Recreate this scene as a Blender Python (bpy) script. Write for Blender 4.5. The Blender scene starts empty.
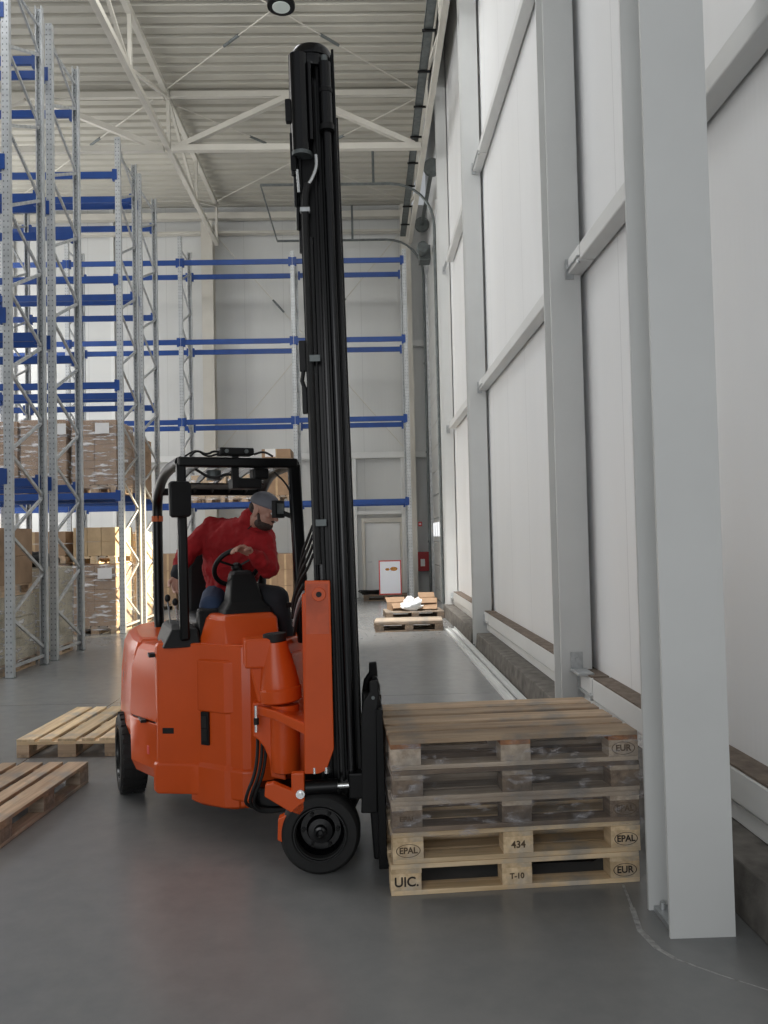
import bpy, bmesh, math, random
from mathutils import Vector, Matrix, noise
random.seed(7)
C = bpy.context.scene.collection
R = math.radians

# ------------------------------------------------------------------ camera, world, lights
F_PX, YAW, PITCH, ROLL, CAM_H = 786.4, -0.0235, 0.0316, 0.0222, 1.683
sc = bpy.context.scene
cam_data = bpy.data.cameras.new('camera'); cam = bpy.data.objects.new('camera', cam_data); C.objects.link(cam)
cam_data.sensor_fit = 'VERTICAL'; cam_data.sensor_height = 36.0; cam_data.lens = 36.0*F_PX/1024
cam_data.clip_start = 0.05; cam_data.clip_end = 200
_fw = Vector((-math.sin(YAW)*math.cos(PITCH), math.cos(YAW)*math.cos(PITCH), math.sin(PITCH)))
_r = Vector((math.cos(YAW), math.sin(YAW), 0)); _u = _r.cross(_fw)
_ix = _r*math.cos(ROLL) - _u*math.sin(ROLL); _iy = _r*math.sin(ROLL) + _u*math.cos(ROLL)
_m = Matrix((_ix, _iy, -_fw)).transposed().to_4x4(); _m.translation = (0, 0, CAM_H)
cam.matrix_world = _m
sc.camera = cam
sc.view_settings.view_transform = 'Standard'; sc.view_settings.look = 'None'
sc.view_settings.gamma = 1; sc.view_settings.use_curve_mapping = False
sc.view_settings.exposure = 0.0

world = bpy.data.worlds.new('world'); sc.world = world; world.use_nodes = True
world.node_tree.nodes['Background'].inputs[0].default_value = (0.92, 0.96, 1.0, 1)
world.node_tree.nodes['Background'].inputs[1].default_value = 0.36

def area(name, loc, target, sx, sy, power, color=(1, 1, 1)):
    d = bpy.data.lights.new(name, 'AREA'); d.shape = 'RECTANGLE'; d.size = sx; d.size_y = sy; d.energy = power; d.color = color
    o = bpy.data.objects.new(name, d); C.objects.link(o); o.location = loc
    o.rotation_euler = (Vector(target)-Vector(loc)).to_track_quat('-Z', 'Y').to_euler(); return o
# daylight of the loading doors far to the left and of the roof lights over the left half of the hall, plus added fill lamps
area('daylight_dock_doors', (-15, 15, 4.0), (0, 15, 2.5), 12, 6, 650, (1, .97, .92))
area('fill_aisle_end', (-12.5, 18.4, 5.0), (0, 18.4, 3.0), 1.9, 9, 800, (1, .98, .94))  # added fill out of view, brightens the back wall and far floor
area('daylight_roof_left', (-11, 12, 10.6), (-2, 14, 0), 8, 14, 950, (1, .98, .95))
area('daylight_roof_near', (-3, 8.0, 10.9), (-1, 8.5, 0), 3.0, 5.0, 300, (.97, .98, 1))
area('fill_overhead_mid', (-1.5, 11.6, 10.9), (-.5, 19.5, 0), 4.5, 2.2, 160, (1, .99, .96))  # added overhead fill tilted towards the back; no roof opening here
area('fill_behind_camera', (-3.0, -6.0, 3.2), (-.5, 4, 1.5), 7, 4.5, 240, (.97, .985, 1))  # added front fill for the foreground; no gate is modelled
def spot(name, loc, target, power, angle, blend, color, rad=0.0):
    d = bpy.data.lights.new(name, 'SPOT'); d.energy = power; d.spot_size = R(angle); d.spot_blend = blend; d.color = color; d.shadow_soft_size = rad
    o = bpy.data.objects.new(name, d); C.objects.link(o); o.location = loc
    o.rotation_euler = (Vector(target)-Vector(loc)).to_track_quat('-Z', 'Y').to_euler(); return o
spot('fill_spot_far_aisle', (-.8, 11.0, 10.9), (-1.0, 15.6, 0), 9000, 40, .9, (1, .97, .93), .4)  # added unseen spot that lifts the far floor, not one of the hall's lamps
spot('sun_through_door_windows', (1.45, 17.9, 3.0), (-4.6, 16.0, 1.2), 10500, 30, .6, (1, .84, .58))

# ------------------------------------------------------------------ materials
def nt(name):
    m = bpy.data.materials.new(name); m.use_nodes = True
    t = m.node_tree; return m, t, t.nodes['Principled BSDF']
def N(t, kind, **kw):
    n = t.nodes.new(kind)
    for k, v in kw.items():
        if k.startswith('i_'):
            n.inputs[k[2:].replace('_', ' ')].default_value = v
        else: setattr(n, k, v)
    return n
def mix(t, fac, a, b, blend='MIX'):
    n = t.nodes.new('ShaderNodeMix'); n.data_type = 'RGBA'; n.blend_type = blend
    for sock, v in ((n.inputs[0], fac), (n.inputs[6], a), (n.inputs[7], b)):
        if hasattr(v, 'default_value') or hasattr(v, 'is_output'): t.links.new(v, sock)
        elif isinstance(v, tuple): sock.default_value = v if len(v) == 4 else v+(1,)
        else: sock.default_value = v
    return n.outputs[2]
def ramp(t, src, p0, p1, c0=(0, 0, 0, 1), c1=(1, 1, 1, 1)):
    n = t.nodes.new('ShaderNodeValToRGB'); n.color_ramp.elements[0].position = p0; n.color_ramp.elements[1].position = p1
    n.color_ramp.elements[0].color = c0; n.color_ramp.elements[1].color = c1
    t.links.new(src, n.inputs[0]); return n.outputs[0]
def coords(t, scale=(1, 1, 1), kind='Object', rot=(0, 0, 0)):
    tc = t.nodes.new('ShaderNodeTexCoord'); mp = t.nodes.new('ShaderNodeMapping')
    mp.inputs['Scale'].default_value = scale; mp.inputs['Rotation'].default_value = rot
    t.links.new(tc.outputs[kind], mp.inputs[0]); return mp.outputs[0]
def noise_tex(t, vec, scale, detail=4, rough=.55):
    n = t.nodes.new('ShaderNodeTexNoise'); n.inputs['Scale'].default_value = scale; n.inputs['Detail'].default_value = detail
    n.inputs['Roughness'].default_value = rough
    t.links.new(vec, n.inputs['Vector']); return n.outputs['Fac']
def bump(t, b, src, strength=.2, dist=.01):
    n = t.nodes.new('ShaderNodeBump'); n.inputs['Strength'].default_value = strength; n.inputs['Distance'].default_value = dist
    t.links.new(src, n.inputs['Height']); t.links.new(n.outputs[0], b.inputs['Normal'])
def paint(name, col, rough=.5, metal=0, var=.06, nscale=6, bumpv=0, spec=.5, coat=0):
    m, t, b = nt(name)
    v = coords(t); n = noise_tex(t, v, nscale)
    c2 = tuple(max(0, x*(1-var*2.5)) for x in col)
    t.links.new(mix(t, ramp(t, n, .3, .7), c2, col), b.inputs['Base Color'])
    b.inputs['Roughness'].default_value = rough; b.inputs['Metallic'].default_value = metal
    b.inputs['Specular IOR Level'].default_value = spec; b.inputs['Coat Weight'].default_value = coat; b.inputs['Coat Roughness'].default_value = .12
    if bumpv: bump(t, b, noise_tex(t, v, nscale*12), bumpv, .004)
    return m

def mat_floor():
    m, t, b = nt('polished_concrete')
    v = coords(t)
    n1 = noise_tex(t, v, .55, 5, .6); n2 = noise_tex(t, v, 7, 6, .65); n3 = noise_tex(t, v, 60, 3)
    a = mix(t, ramp(t, n1, .35, .68), (.165, .172, .175), (.205, .208, .207))
    a = mix(t, ramp(t, n2, .2, .95), a, (.24, .24, .235)); 
    g = ramp(t, n3, .45, .7)
    a2 = a
    # saw-cut joints of the slab
    sep = t.nodes.new('ShaderNodeSeparateXYZ'); t.links.new(v, sep.inputs[0])
    def joint(sock, pitch, off):
        ad = N(t, 'ShaderNodeMath', operation='ADD'); t.links.new(sock, ad.inputs[0]); ad.inputs[1].default_value = off
        md = N(t, 'ShaderNodeMath', operation='PINGPONG'); t.links.new(ad.outputs[0], md.inputs[0]); md.inputs[1].default_value = pitch/2
        lt = N(t, 'ShaderNodeMath', operation='LESS_THAN'); t.links.new(md.outputs[0], lt.inputs[0]); lt.inputs[1].default_value = .006
        return lt.outputs[0]
    j = N(t, 'ShaderNodeMath', operation='MAXIMUM'); t.links.new(joint(sep.outputs[1], 6.0, 3.6), j.inputs[0]); t.links.new(joint(sep.outputs[0], 6.0, 2.7), j.inputs[1])
    t.links.new(mix(t, j.outputs[0], a2, (.05, .05, .05)), b.inputs['Base Color'])
    rr = N(t, 'ShaderNodeMapRange'); t.links.new(n2, rr.inputs[0]); rr.inputs[3].default_value = .20; rr.inputs[4].default_value = .30
    t.links.new(rr.outputs[0], b.inputs['Roughness']); b.inputs['Specular IOR Level'].default_value = .5
    bump(t, b, n3, .03, .002)
    return m
M = {}
M['floor'] = mat_floor()

def mat_panel(name, col, pitch, axis, joint_pitch, bumpy=.25, rough=.42):
    """sandwich panel: fine vertical ribs and a joint every joint_pitch metres"""
    m, t, b = nt(name); v = coords(t); sep = t.nodes.new('ShaderNodeSeparateXYZ'); t.links.new(v, sep.inputs[0])
    s = sep.outputs[axis]
    w = N(t, 'ShaderNodeMath', operation='PINGPONG'); t.links.new(s, w.inputs[0]); w.inputs[1].default_value = pitch/2
    w2 = N(t, 'ShaderNodeMath', operation='MULTIPLY'); t.links.new(w.outputs[0], w2.inputs[0]); w2.inputs[1].default_value = 2/pitch
    j = N(t, 'ShaderNodeMath', operation='PINGPONG'); t.links.new(s, j.inputs[0]); j.inputs[1].default_value = joint_pitch/2
    jl = N(t, 'ShaderNodeMath', operation='LESS_THAN'); t.links.new(j.outputs[0], jl.inputs[0]); jl.inputs[1].default_value = .006
    n = noise_tex(t, coords(t, (1, 1, .25)), .9, 4)
    base = mix(t, ramp(t, n, .3, .7), tuple(x*.93 for x in col), col)
    t.links.new(mix(t, jl.outputs[0], base, tuple(x*.78 for x in col)), b.inputs['Base Color'])
    b.inputs['Roughness'].default_value = rough
    bump(t, b, w2.outputs[0], bumpy, .004)
    return m
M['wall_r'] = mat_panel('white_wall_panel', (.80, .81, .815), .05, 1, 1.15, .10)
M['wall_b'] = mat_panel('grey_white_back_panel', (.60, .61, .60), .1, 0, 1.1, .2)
M['white'] = paint('white_steel_paint', (.69, .70, .69), .45, var=.03, nscale=1.5)
M['cream'] = paint('cream_steel_paint', (.56, .54, .485), .5, var=.04, nscale=2)
M['deck'] = paint('roof_deck_sheet', (.47, .455, .40), .5, var=.06, nscale=.6)
M['galv'] = paint('galvanised_steel', (.58, .60, .61), .42, .55, .12, 14)
M['darkgalv'] = paint('dull_galvanised', (.17, .19, .19), .5, .5, .15, 10)
M['blue'] = paint('blue_powder_coat', (.010, .060, .27), .42, 0, .08, 4)
M['black'] = paint('black_steel_paint', (.003, .003, .0035), .32, 0, .15, 5, spec=.25)
M['blackgloss'] = paint('black_gloss_steel', (.003, .003, .004), .20, .0, .1, 6, spec=.45)
M['rubber'] = paint('black_rubber', (.010, .010, .010), .7, 0, .2, 20, .3)
M['plastic'] = paint('black_plastic', (.006, .006, .0065), .5, 0, .1, 9, .1, .3)
M['orange'] = paint('orange_truck_paint', (.66, .090, .013), .27, 0, .05, 3, coat=.0, spec=.36)
M['orange_dull'] = paint('orange_worn_paint', (.62, .10, .03), .5, 0, .14, 9)
M['chrome'] = paint('bright_steel', (.75, .76, .76), .22, .9, .05)
M['concrete'] = paint('rough_concrete', (.20, .185, .165), .9, 0, .22, 9, .5)
M['dust'] = paint('dusty_timber_top', (.21, .165, .13), .9, 0, .2, 14, .4)
M['carton'] = paint('brown_cardboard', (.38, .25, .155), .8, 0, .09, 5)
M['carton_light'] = paint('light_cardboard', (.58, .42, .25), .8, 0, .09, 5)
M['paper'] = paint('white_paper', (.8, .8, .8), .7, var=.03)
M['red'] = paint('red_enamel', (.42, .02, .025), .4, var=.05)
M['redframe'] = paint('red_sign_frame', (.75, .10, .08), .4, var=.05)
M['ink'] = paint('black_stamp_ink', (.035, .025, .02), .8, var=.1)
M['ink_faint'] = paint('faded_stamp_ink', (.13, .085, .05), .85, var=.2, nscale=60)
M['sack'] = paint('beige_sacking', (.56, .50, .37), .7, 0, .12, 8, .2)
M['tape'] = paint('orange_tape', (.62, .13, .03), .6, var=.1)
M['bag'] = paint('white_plastic_bag', (.85, .87, .88), .35, 0, .04, 6)
M['amber'] = paint('orange_print', (.85, .38, .06), .5, var=.3, nscale=30)
M['crack'] = paint('chalky_crack_filler', (.46, .46, .45), .9, var=.25, nscale=30)
M['lever'] = paint('red_lever_cap', (.5, .03, .05), .4)
M['bluecap'] = paint('blue_lever_cap', (.04, .12, .5), .4)

def mat_emit(name, col, s):
    m, t, b = nt(name); b.inputs['Base Color'].default_value = col+(1,); b.inputs['Emission Color'].default_value = col+(1,); b.inputs['Emission Strength'].default_value = s
    return m
M['lamp'] = mat_emit('lamp_lens', (.5, .55, .53), .06)
M['screen'] = mat_emit('lit_screen', (.65, .72, .75), .7)
M['window'] = mat_emit('daylit_window_pane', (.95, .97, 1), .85)

def mat_wood(name, c_light, c_dark, along=0, rough=.75, knots=.5):
    m, t, b = nt(name)
    sc_ = [26, 26, 26]; sc_[along] = 1.6
    v = coords(t, tuple(sc_)); oi = t.nodes.new('ShaderNodeObjectInfo')
    ad = t.nodes.new('ShaderNodeVectorMath'); ad.operation = 'ADD'; t.links.new(v, ad.inputs[0])
    ml = t.nodes.new('ShaderNodeVectorMath'); ml.operation = 'SCALE'; ml.inputs[0].default_value = (31, 17, 23); t.links.new(oi.outputs['Random'], ml.inputs['Scale'])
    t.links.new(ml.outputs[0], ad.inputs[1])
    n = noise_tex(t, ad.outputs[0], 1.0, 5, .6)
    v2 = coords(t, (1, 1, 1)); n2 = noise_tex(t, v2, 5, 4, .6)
    base = mix(t, ramp(t, n, .35, .68), c_dark, c_light)
    grey = tuple(sum(c_dark)/3*k for k in (1.0, .93, .84))
    base = mix(t, ramp(t, n2, .5, .75), base, grey)
    hv = N(t, 'ShaderNodeMapRange'); t.links.new(oi.outputs['Random'], hv.inputs[0]); hv.inputs[3].default_value = .72; hv.inputs[4].default_value = 1.2
    hs = t.nodes.new('ShaderNodeHueSaturation'); t.links.new(hv.outputs[0], hs.inputs['Value']); t.links.new(base, hs.inputs['Color'])
    t.links.new(hs.outputs[0], b.inputs['Base Color']); b.inputs['Roughness'].default_value = rough
    bump(t, b, n, .35, .003)
    return m
for ax, s in ((0, 'x'), (1, 'y')):
    M['wood_fresh_'+s] = mat_wood('fresh_pine_'+s, (.80, .62, .40), (.54, .385, .22), ax)
    M['wood_old_'+s] = mat_wood('weathered_pine_'+s, (.52, .43, .335), (.29, .225, .165), ax)
    M['wood_floor_'+s] = mat_wood('pale_brown_pine_'+s, (.58, .43, .29), (.35, .24, .155), ax)
    M['wood_dark_'+s] = mat_wood('dark_pine_'+s, (.26, .19, .13), (.12, .085, .06), ax)  # dark wood tone, also used to imitate shade inside the stack

M['wood_rust_y'] = mat_wood('orange_stained_pine', (.50, .22, .08), (.30, .12, .05), 1)
def mat_wrap(name, tint, alpha, seed=0, scale=(3, 3, 26), contrast=.5, lo=.42, hi=.72):
    """stretch film: mostly clear, bumpy wrinkles, whitish streaks painted in for glints"""
    m, t, b = nt(name)
    v = coords(t, scale); n = noise_tex(t, v, 1.3, 5, .65)
    b.inputs['Base Color'].default_value = tint+(1,); b.inputs['Roughness'].default_value = .16; b.inputs['Specular IOR Level'].default_value = .9
    a = N(t, 'ShaderNodeMapRange'); t.links.new(ramp(t, n, lo, hi), a.inputs[0]); a.inputs[3].default_value = alpha; a.inputs[4].default_value = min(1, alpha+contrast)  # whiter, denser streaks stand in for glints on the film
    t.links.new(a.outputs[0], b.inputs['Alpha']); bump(t, b, n, .9, .03)
    return m
M['wrap'] = mat_wrap('stretch_film', (.80, .79, .80), .14, scale=(2.5, 2.5, 15), contrast=.82, lo=.53, hi=.64)
M['wrap_stack'] = mat_wrap('stretch_film_on_pallets', (.62, .60, .62), .05, scale=(7, 7, 20), contrast=.42, lo=.55, hi=.70)

def mat_perf():
    """galvanised upright with rows of slots on the face"""
    m, t, b = nt('perforated_galvanised_upright')
    v = coords(t); sep = t.nodes.new('ShaderNodeSeparateXYZ'); t.links.new(v, sep.inputs[0])
    z = N(t, 'ShaderNodeMath', operation='PINGPONG'); t.links.new(sep.outputs[2], z.inputs[0]); z.inputs[1].default_value = .0375
    zl = N(t, 'ShaderNodeMath', operation='LESS_THAN'); t.links.new(z.outputs[0], zl.inputs[0]); zl.inputs[1].default_value = .011
    ab = N(t, 'ShaderNodeMath', operation='ABSOLUTE'); t.links.new(sep.outputs[0], ab.inputs[0])
    d = N(t, 'ShaderNodeMath', operation='COMPARE'); t.links.new(ab.outputs[0], d.inputs[0]); d.inputs[1].default_value = .026; d.inputs[2].default_value = .0075
    k = N(t, 'ShaderNodeMath', operation='MULTIPLY'); t.links.new(zl.outputs[0], k.inputs[0]); t.links.new(d.outputs[0], k.inputs[1])
    n = noise_tex(t, v, 9)
    base = mix(t, ramp(t, n, .3, .7), (.42, .44, .45), (.54, .56, .57))
    t.links.new(mix(t, k.outputs[0], base, (.20, .21, .22)), b.inputs['Base Color'])
    b.inputs['Metallic'].default_value = .35; b.inputs['Roughness'].default_value = .45
    return m
M['perf'] = mat_perf()
def cloth(name, c, sc_=40, b_=.3):
    return paint(name, c, .85, 0, .12, sc_/6, b_)
M['jacket'] = cloth('red_softshell', (.36, .005, .009)); M['jeans'] = cloth('dark_blue_denim', (.03, .055, .12)); M['trouser'] = cloth('black_cloth', (.012, .013, .018))
M['skin'] = paint('skin', (.50, .27, .20), .5, 0, .08, 12); M['hair'] = paint('dark_beard', (.06, .036, .028), .8, 0, .3, 80)
M['cap'] = cloth('grey_cap_cloth', (.17, .175, .20)); M['shoe'] = paint('black_work_shoe', (.015, .015, .015), .5)

# ------------------------------------------------------------------ helpers
def axis_matrix(p0, p1, up=Vector((0, 0, 1))):
    z = (Vector(p1)-Vector(p0)).normalized()
    if abs(z.dot(up)) > .99: up = Vector((0, 1, 0)) if abs(z.y) < .9 else Vector((1, 0, 0))
    x = up.cross(z).normalized(); y = z.cross(x)
    m = Matrix((x, y, z)).transposed().to_4x4(); m.translation = Vector(p0); return m
class MB:
    def __init__(s, T=None): s.bm = bmesh.new(); s.T = T or Matrix()
    def _v(s, p): return s.bm.verts.new(s.T @ Vector(p))
    def box(s, x0, x1, y0, y1, z0, z1):
        v = [s._v(p) for p in ((x0,y0,z0),(x1,y0,z0),(x1,y1,z0),(x0,y1,z0),(x0,y0,z1),(x1,y0,z1),(x1,y1,z1),(x0,y1,z1))]
        for f in ((3,2,1,0),(4,5,6,7),(0,1,5,4),(1,2,6,5),(2,3,7,6),(3,0,4,7)): s.bm.faces.new([v[i] for i in f])
        return s
    def loft(s, rings, cap=True, closed=True):
        R_ = [[s._v(p) for p in r] for r in rings]; n = len(R_[0])
        for a, b in zip(R_, R_[1:]):
            for i in range(n if closed else n-1):
                j = (i+1) % n
                try: s.bm.faces.new((a[i], a[j], b[j], b[i]))
                except ValueError: pass
        if cap and closed:
            s.bm.faces.new(list(reversed(R_[0]))); s.bm.faces.new(R_[-1])
        return s
    def bar(s, p0, p1, w, h, up=(0, 0, 1)):
        """rectangular bar from p0 to p1"""
        m = axis_matrix(p0, p1, Vector(up)); L = (Vector(p1)-Vector(p0)).length
        q = [(-w/2,-h/2),(w/2,-h/2),(w/2,h/2),(-w/2,h/2)]
        return s.loft([[m @ Vector((a, b, z)) for a, b in q] for z in (0, L)])
    def cyl(s, p0, p1, r0, r1=None, n=20):
        r1 = r0 if r1 is None else r1; m = axis_matrix(p0, p1); L = (Vector(p1)-Vector(p0)).length
        return s.loft([[m @ Vector((r*math.cos(2*math.pi*i/n), r*math.sin(2*math.pi*i/n), z)) for i in range(n)] for z, r in ((0, r0), (L, r1))])
    def lathe(s, p0, p1, prof, n=32, cap=True):
        """prof: list of (distance along the axis, radius)"""
        m = axis_matrix(p0, p1)
        return s.loft([[m @ Vector((r*math.cos(2*math.pi*i/n), r*math.sin(2*math.pi*i/n), z)) for i in range(n)] for z, r in prof], cap=cap)
    def ring(s, c, axis, R_, r, n=36, k=8, arc=(0, 2*math.pi)):
        m = axis_matrix(c, Vector(c)+Vector(axis)); full = abs(arc[1]-arc[0]-2*math.pi) < 1e-6
        cnt = n if full else n+1; rings = []
        for i in range(cnt):
            a = arc[0]+(arc[1]-arc[0])*i/n
            rings.append([m @ Vector(((R_+r*math.cos(2*math.pi*j/k))*math.cos(a), (R_+r*math.cos(2*math.pi*j/k))*math.sin(a), r*math.sin(2*math.pi*j/k))) for j in range(k)])
        if full: rings.append(rings[0]); s.loft(rings, cap=False); bmesh.ops.remove_doubles(s.bm, verts=s.bm.verts, dist=1e-6)
        else: s.loft(rings)
        return s
    def tube(s, pts, r, n=10, smooth=0, square=False):
        P = [Vector(p) for p in pts]
        for _ in range(smooth):
            Q = [P[0]]
            for a, b in zip(P, P[1:]): Q += [a*.75+b*.25, a*.25+b*.75]
            P = Q+[P[-1]]
        rings = []; up = None
        for i, p in enumerate(P):
            d = (P[min(i+1, len(P)-1)]-P[max(i-1, 0)]).normalized()
            if up is None: up = Vector((0, 0, 1)) if abs(d.z) < .9 else Vector((0, 1, 0))
            x = up.cross(d).normalized(); y = d.cross(x); up = y if abs(y.dot(up)) > .1 else up
            up = y
            if square: rr = [(-r, -r), (r, -r), (r, r), (-r, r)]
            else: rr = [(r*math.cos(2*math.pi*j/n), r*math.sin(2*math.pi*j/n)) for j in range(n)]
            rings.append([p+x*a+y*b for a, b in rr])
        return s.loft(rings)
    def prism(s, poly, z0, z1, inset=0):
        return s.loft([[(x, y, z0) for x, y in poly], [(x, y, z1) for x, y in poly]])
    def slab(s, poly, axis, a0, a1):
        """polygon in the plane across an axis, extruded along that axis: axis 'y' takes (x,z), 'x' takes (y,z)"""
        f = (lambda p, a: (p[0], a, p[1])) if axis == 'y' else (lambda p, a: (a, p[0], p[1]))
        return s.loft([[f(p, a0) for p in poly], [f(p, a1) for p in poly]])
    def ell(s, c, r, m=None, n=16):
        mm = Matrix.Translation(Vector(c)) @ (m.to_4x4() if m else Matrix()) @ Matrix.Diagonal((*r, 1))
        rs = []
        for i in range(1, n):
            a = math.pi*i/n; rs.append([mm @ Vector((math.sin(a)*math.cos(2*math.pi*j/n), math.sin(a)*math.sin(2*math.pi*j/n), -math.cos(a))) for j in range(n)])
        return s.loft(rs)
    def caps(s, p0, p1, r0, r1, n=12):
        """tapered capsule"""
        m = axis_matrix(p0, p1); L = (Vector(p1)-Vector(p0)).length; pr = []
        for i in range(1, 6): a = math.pi/2*i/6; pr.append((-r0*math.cos(a), r0*math.sin(a)))
        pr += [(0, r0), (L, r1)]
        for i in range(1, 6): a = math.pi/2*i/6; pr.append((L+r1*math.sin(a), r1*math.cos(a)))
        return s.loft([[m @ Vector((r*math.cos(2*math.pi*k/n), r*math.sin(2*math.pi*k/n), z)) for k in range(n)] for z, r in pr])
    def build(s, name, mat, parent=None, bevel=0, smooth=0, seg=2, loc=None):
        bmesh.ops.recalc_face_normals(s.bm, faces=s.bm.faces)
        if loc is not None: bmesh.ops.translate(s.bm, verts=s.bm.verts, vec=-Vector(loc))
        me = bpy.data.meshes.new(name); s.bm.to_mesh(me); s.bm.free()
        me.materials.append(M[mat] if isinstance(mat, str) else mat)
        o = bpy.data.objects.new(name, me); C.objects.link(o)
        if parent: o.parent = parent
        if loc is not None: o.location = loc
        if smooth:
            for p in me.polygons: p.use_smooth = True
            me.set_sharp_from_angle(angle=R(smooth))
        if bevel:
            b = o.modifiers.new('bevel', 'BEVEL'); b.width = bevel; b.segments = seg; b.limit_method = 'ANGLE'; b.angle_limit = R(35)
        return o
def tag(o, label=None, cat=None, group=None, kind=None):
    if label: o['label'] = label
    if cat: o['category'] = cat
    if group: o['group'] = group
    if kind: o['kind'] = kind
    return o
def empty(name, loc, rz=0, label=None, cat=None, group=None):
    o = bpy.data.objects.new(name, None); C.objects.link(o); o.location = loc; o.rotation_euler = (0, 0, rz); o.empty_display_size = .1
    return tag(o, label, cat, group)
def struct(o, label=None): o['kind'] = 'structure'; return o
KIDS = {}
def children(o): return [c for c in bpy.data.objects if c.parent == o]
def copy_tree(o, parent=None):
    c = o.copy(); C.objects.link(c)
    if parent is not None: c.parent = parent
    for ch in children(o): copy_tree(ch, c)
    return c
def text_mesh(name, body, size, mtx, mat, parent, extrude=.0006, shear=0, offset=0):
    cu = bpy.data.curves.new(name, 'FONT'); cu.body = body; cu.size = size; cu.extrude = extrude; cu.align_x = 'CENTER'; cu.align_y = 'CENTER'; cu.shear = shear; cu.offset = offset
    to = bpy.data.objects.new(name+'_curve', cu); C.objects.link(to)
    me = bpy.data.meshes.new_from_object(to); bpy.data.objects.remove(to)
    me.transform(mtx); me.materials.clear(); me.materials.append(M[mat])
    o = bpy.data.objects.new(name, me); C.objects.link(o); o.parent = parent; return o

# ------------------------------------------------------------------ the building shell
struct(MB().box(-22, 2.1, -4, 22.4, -.2, 0).build('floor', 'floor'))
struct(MB().box(1.92, 2.04, -4, 22.3, 0, 15).build('wall_right', 'wall_r'))
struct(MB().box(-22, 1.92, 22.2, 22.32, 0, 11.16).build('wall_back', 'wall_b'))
# trapezoidal roof sheet, ribs running across the hall
def deck():
    m = MB(); y = -4.0; P = .30; prof = []
    while y < 22.3:
        prof += [(y, 11.16), (y+.17, 11.16), (y+.20, 11.215), (y+.27, 11.215)]; y += P
    top = [(a, b+.03) for a, b in prof]
    m.loft([[(x, a, b) for a, b in prof] for x in (-22, 1.50)], cap=False, closed=False)
    return m
dk = deck().build('ceiling', 'deck'); struct(dk)
sol = dk.modifiers.new('sheet', 'SOLIDIFY'); sol.thickness = .03; sol.offset = 1
struct(MB().box(1.48, 2.04, -4, 22.3, 15, 15.1).build('ceiling', 'deck')); struct(MB().box(1.48, 1.50, -4, 22.3, 11.33, 15).build('ceiling', 'deck'))
# girts (horizontal rails) of the right-hand wall, one per bay and height
trim_no = [0]
def trim(m, mat, bevel=0, label=None):
    trim_no[0] += 1; o = m.build('trim_%d' % trim_no[0], mat, bevel=bevel); struct(o); return o
COLY = (1.25, 6.62, 11.93, 16.55)
for z0, z1 in ((.35, .52), (3.885, 4.02), (7.28, 7.40)):
    for i, cy in enumerate(COLY):
        if cy > 16 and z0 > .1: continue
        off = .62 if z0 > 6 else .38; y1 = (list(COLY)+[21.9])[i+1]-off; y0 = cy-off+.02
        t = MB(); t.box(1.77, 1.90, y0, y1, z0, z1)
        t.box(1.62, 1.90, y1-.13, y1-.02, z1-.2, z1+.02) if False else None
        trim(t, 'white' if z0 > 9 or z0 < 8 else 'cream', .012)
        if z0 < 1:
            t = MB(); t.box(1.772, 1.918, y0+.02, y1-.02, z1+.0005, z1+.012); trim(t, 'dust')
        b = MB(); b.box(1.75, 1.80, y1-.0, y1+off-.02, z0+.03, z0+.04); b.box(1.75, 1.82, y1+off-.02, y1+off-.01, z0-.04, z0+.13)
        b.cyl((1.775, y1+.05, z0-.01), (1.775, y1+.05, z0+.05), .014, n=8)
        trim(b, 'galv')
# skirting of the wall panels and the concrete upstand with a dusty top
m = MB(); m.box(1.80, 1.918, -4, 16.6, .24, .33); o = m.build('baseboard_right', 'white', bevel=.006); struct(o)
for (y0, y1) in ((-4, 6.3), (6.9, 11.6), (12.2, 16.6)):
    m = MB(); 
    n = int((y1-y0)/.35); rings = []
    for i in range(n+1):
        y = y0+(y1-y0)*i/n; q = .012*noise.noise(Vector((y*1.7, 0, 3))); q2 = .012*noise.noise(Vector((y*2.3, 5, 3)))
        rings.append([(1.58+q, y, 0), (1.915, y, 0), (1.915, y, .235), (1.60+q, y, .235+q2)])
    m.loft(rings); trim(m, 'concrete', .01)
def ibeam(m, x0, x1, y0, y1, z0, z1, t=.016):
    """H-section: flanges face the camera (+-Y), web between"""
    m.box(x0, x1, y0, y0+t, z0, z1); m.box(x0, x1, y1-t, y1, z0, z1)
    xm = (x0+x1)/2; m.box(xm-t/2, xm+t/2, y0+t, y1-t, z0, z1)
def column(name, x0, x1, y0, y1, z1, label, group=None, mat='white'):
    o = empty(name, ((x0+x1)/2, (y0+y1)/2, 0), 0, label, 'column', group)
    T = Matrix.Translation(-o.location)
    m = MB(T); ibeam(m, x0, x1, y0, y1, .0, z1); m.build('shaft', mat, o)
    m = MB(T); m.box(x0-.0+.02, x1-.02, y0+.02, y1-.02, 0.0, .022)
    for a in (x0+.05, x1-.05):
        for b_ in (y0+.05, y1-.05): m.cyl((a, b_, .02), (a, b_, .05), .012, n=8)
    m.build('base_plate', 'galv', o)
    return o
column('steel_column', 1.22, 1.492, 3.27, 3.535, 11.1, 'wide white steel column standing free on the floor right of the wrapped pallet stack')
c2 = column('steel_column', 1.62, 1.88, 6.62, 6.88, 14.95, 'white wall column just behind the wrapped pallet stack, nearest of those along the right wall')
column('steel_column', 1.62, 1.88, 11.93, 12.19, 14.95, 'white wall column next to the lying metal strips, second along the right wall')
column('steel_column', 1.69, 1.90, 16.55, 16.8, 14.95, 'farthest white wall column, right beside the overhead door and the cardboard')
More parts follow.
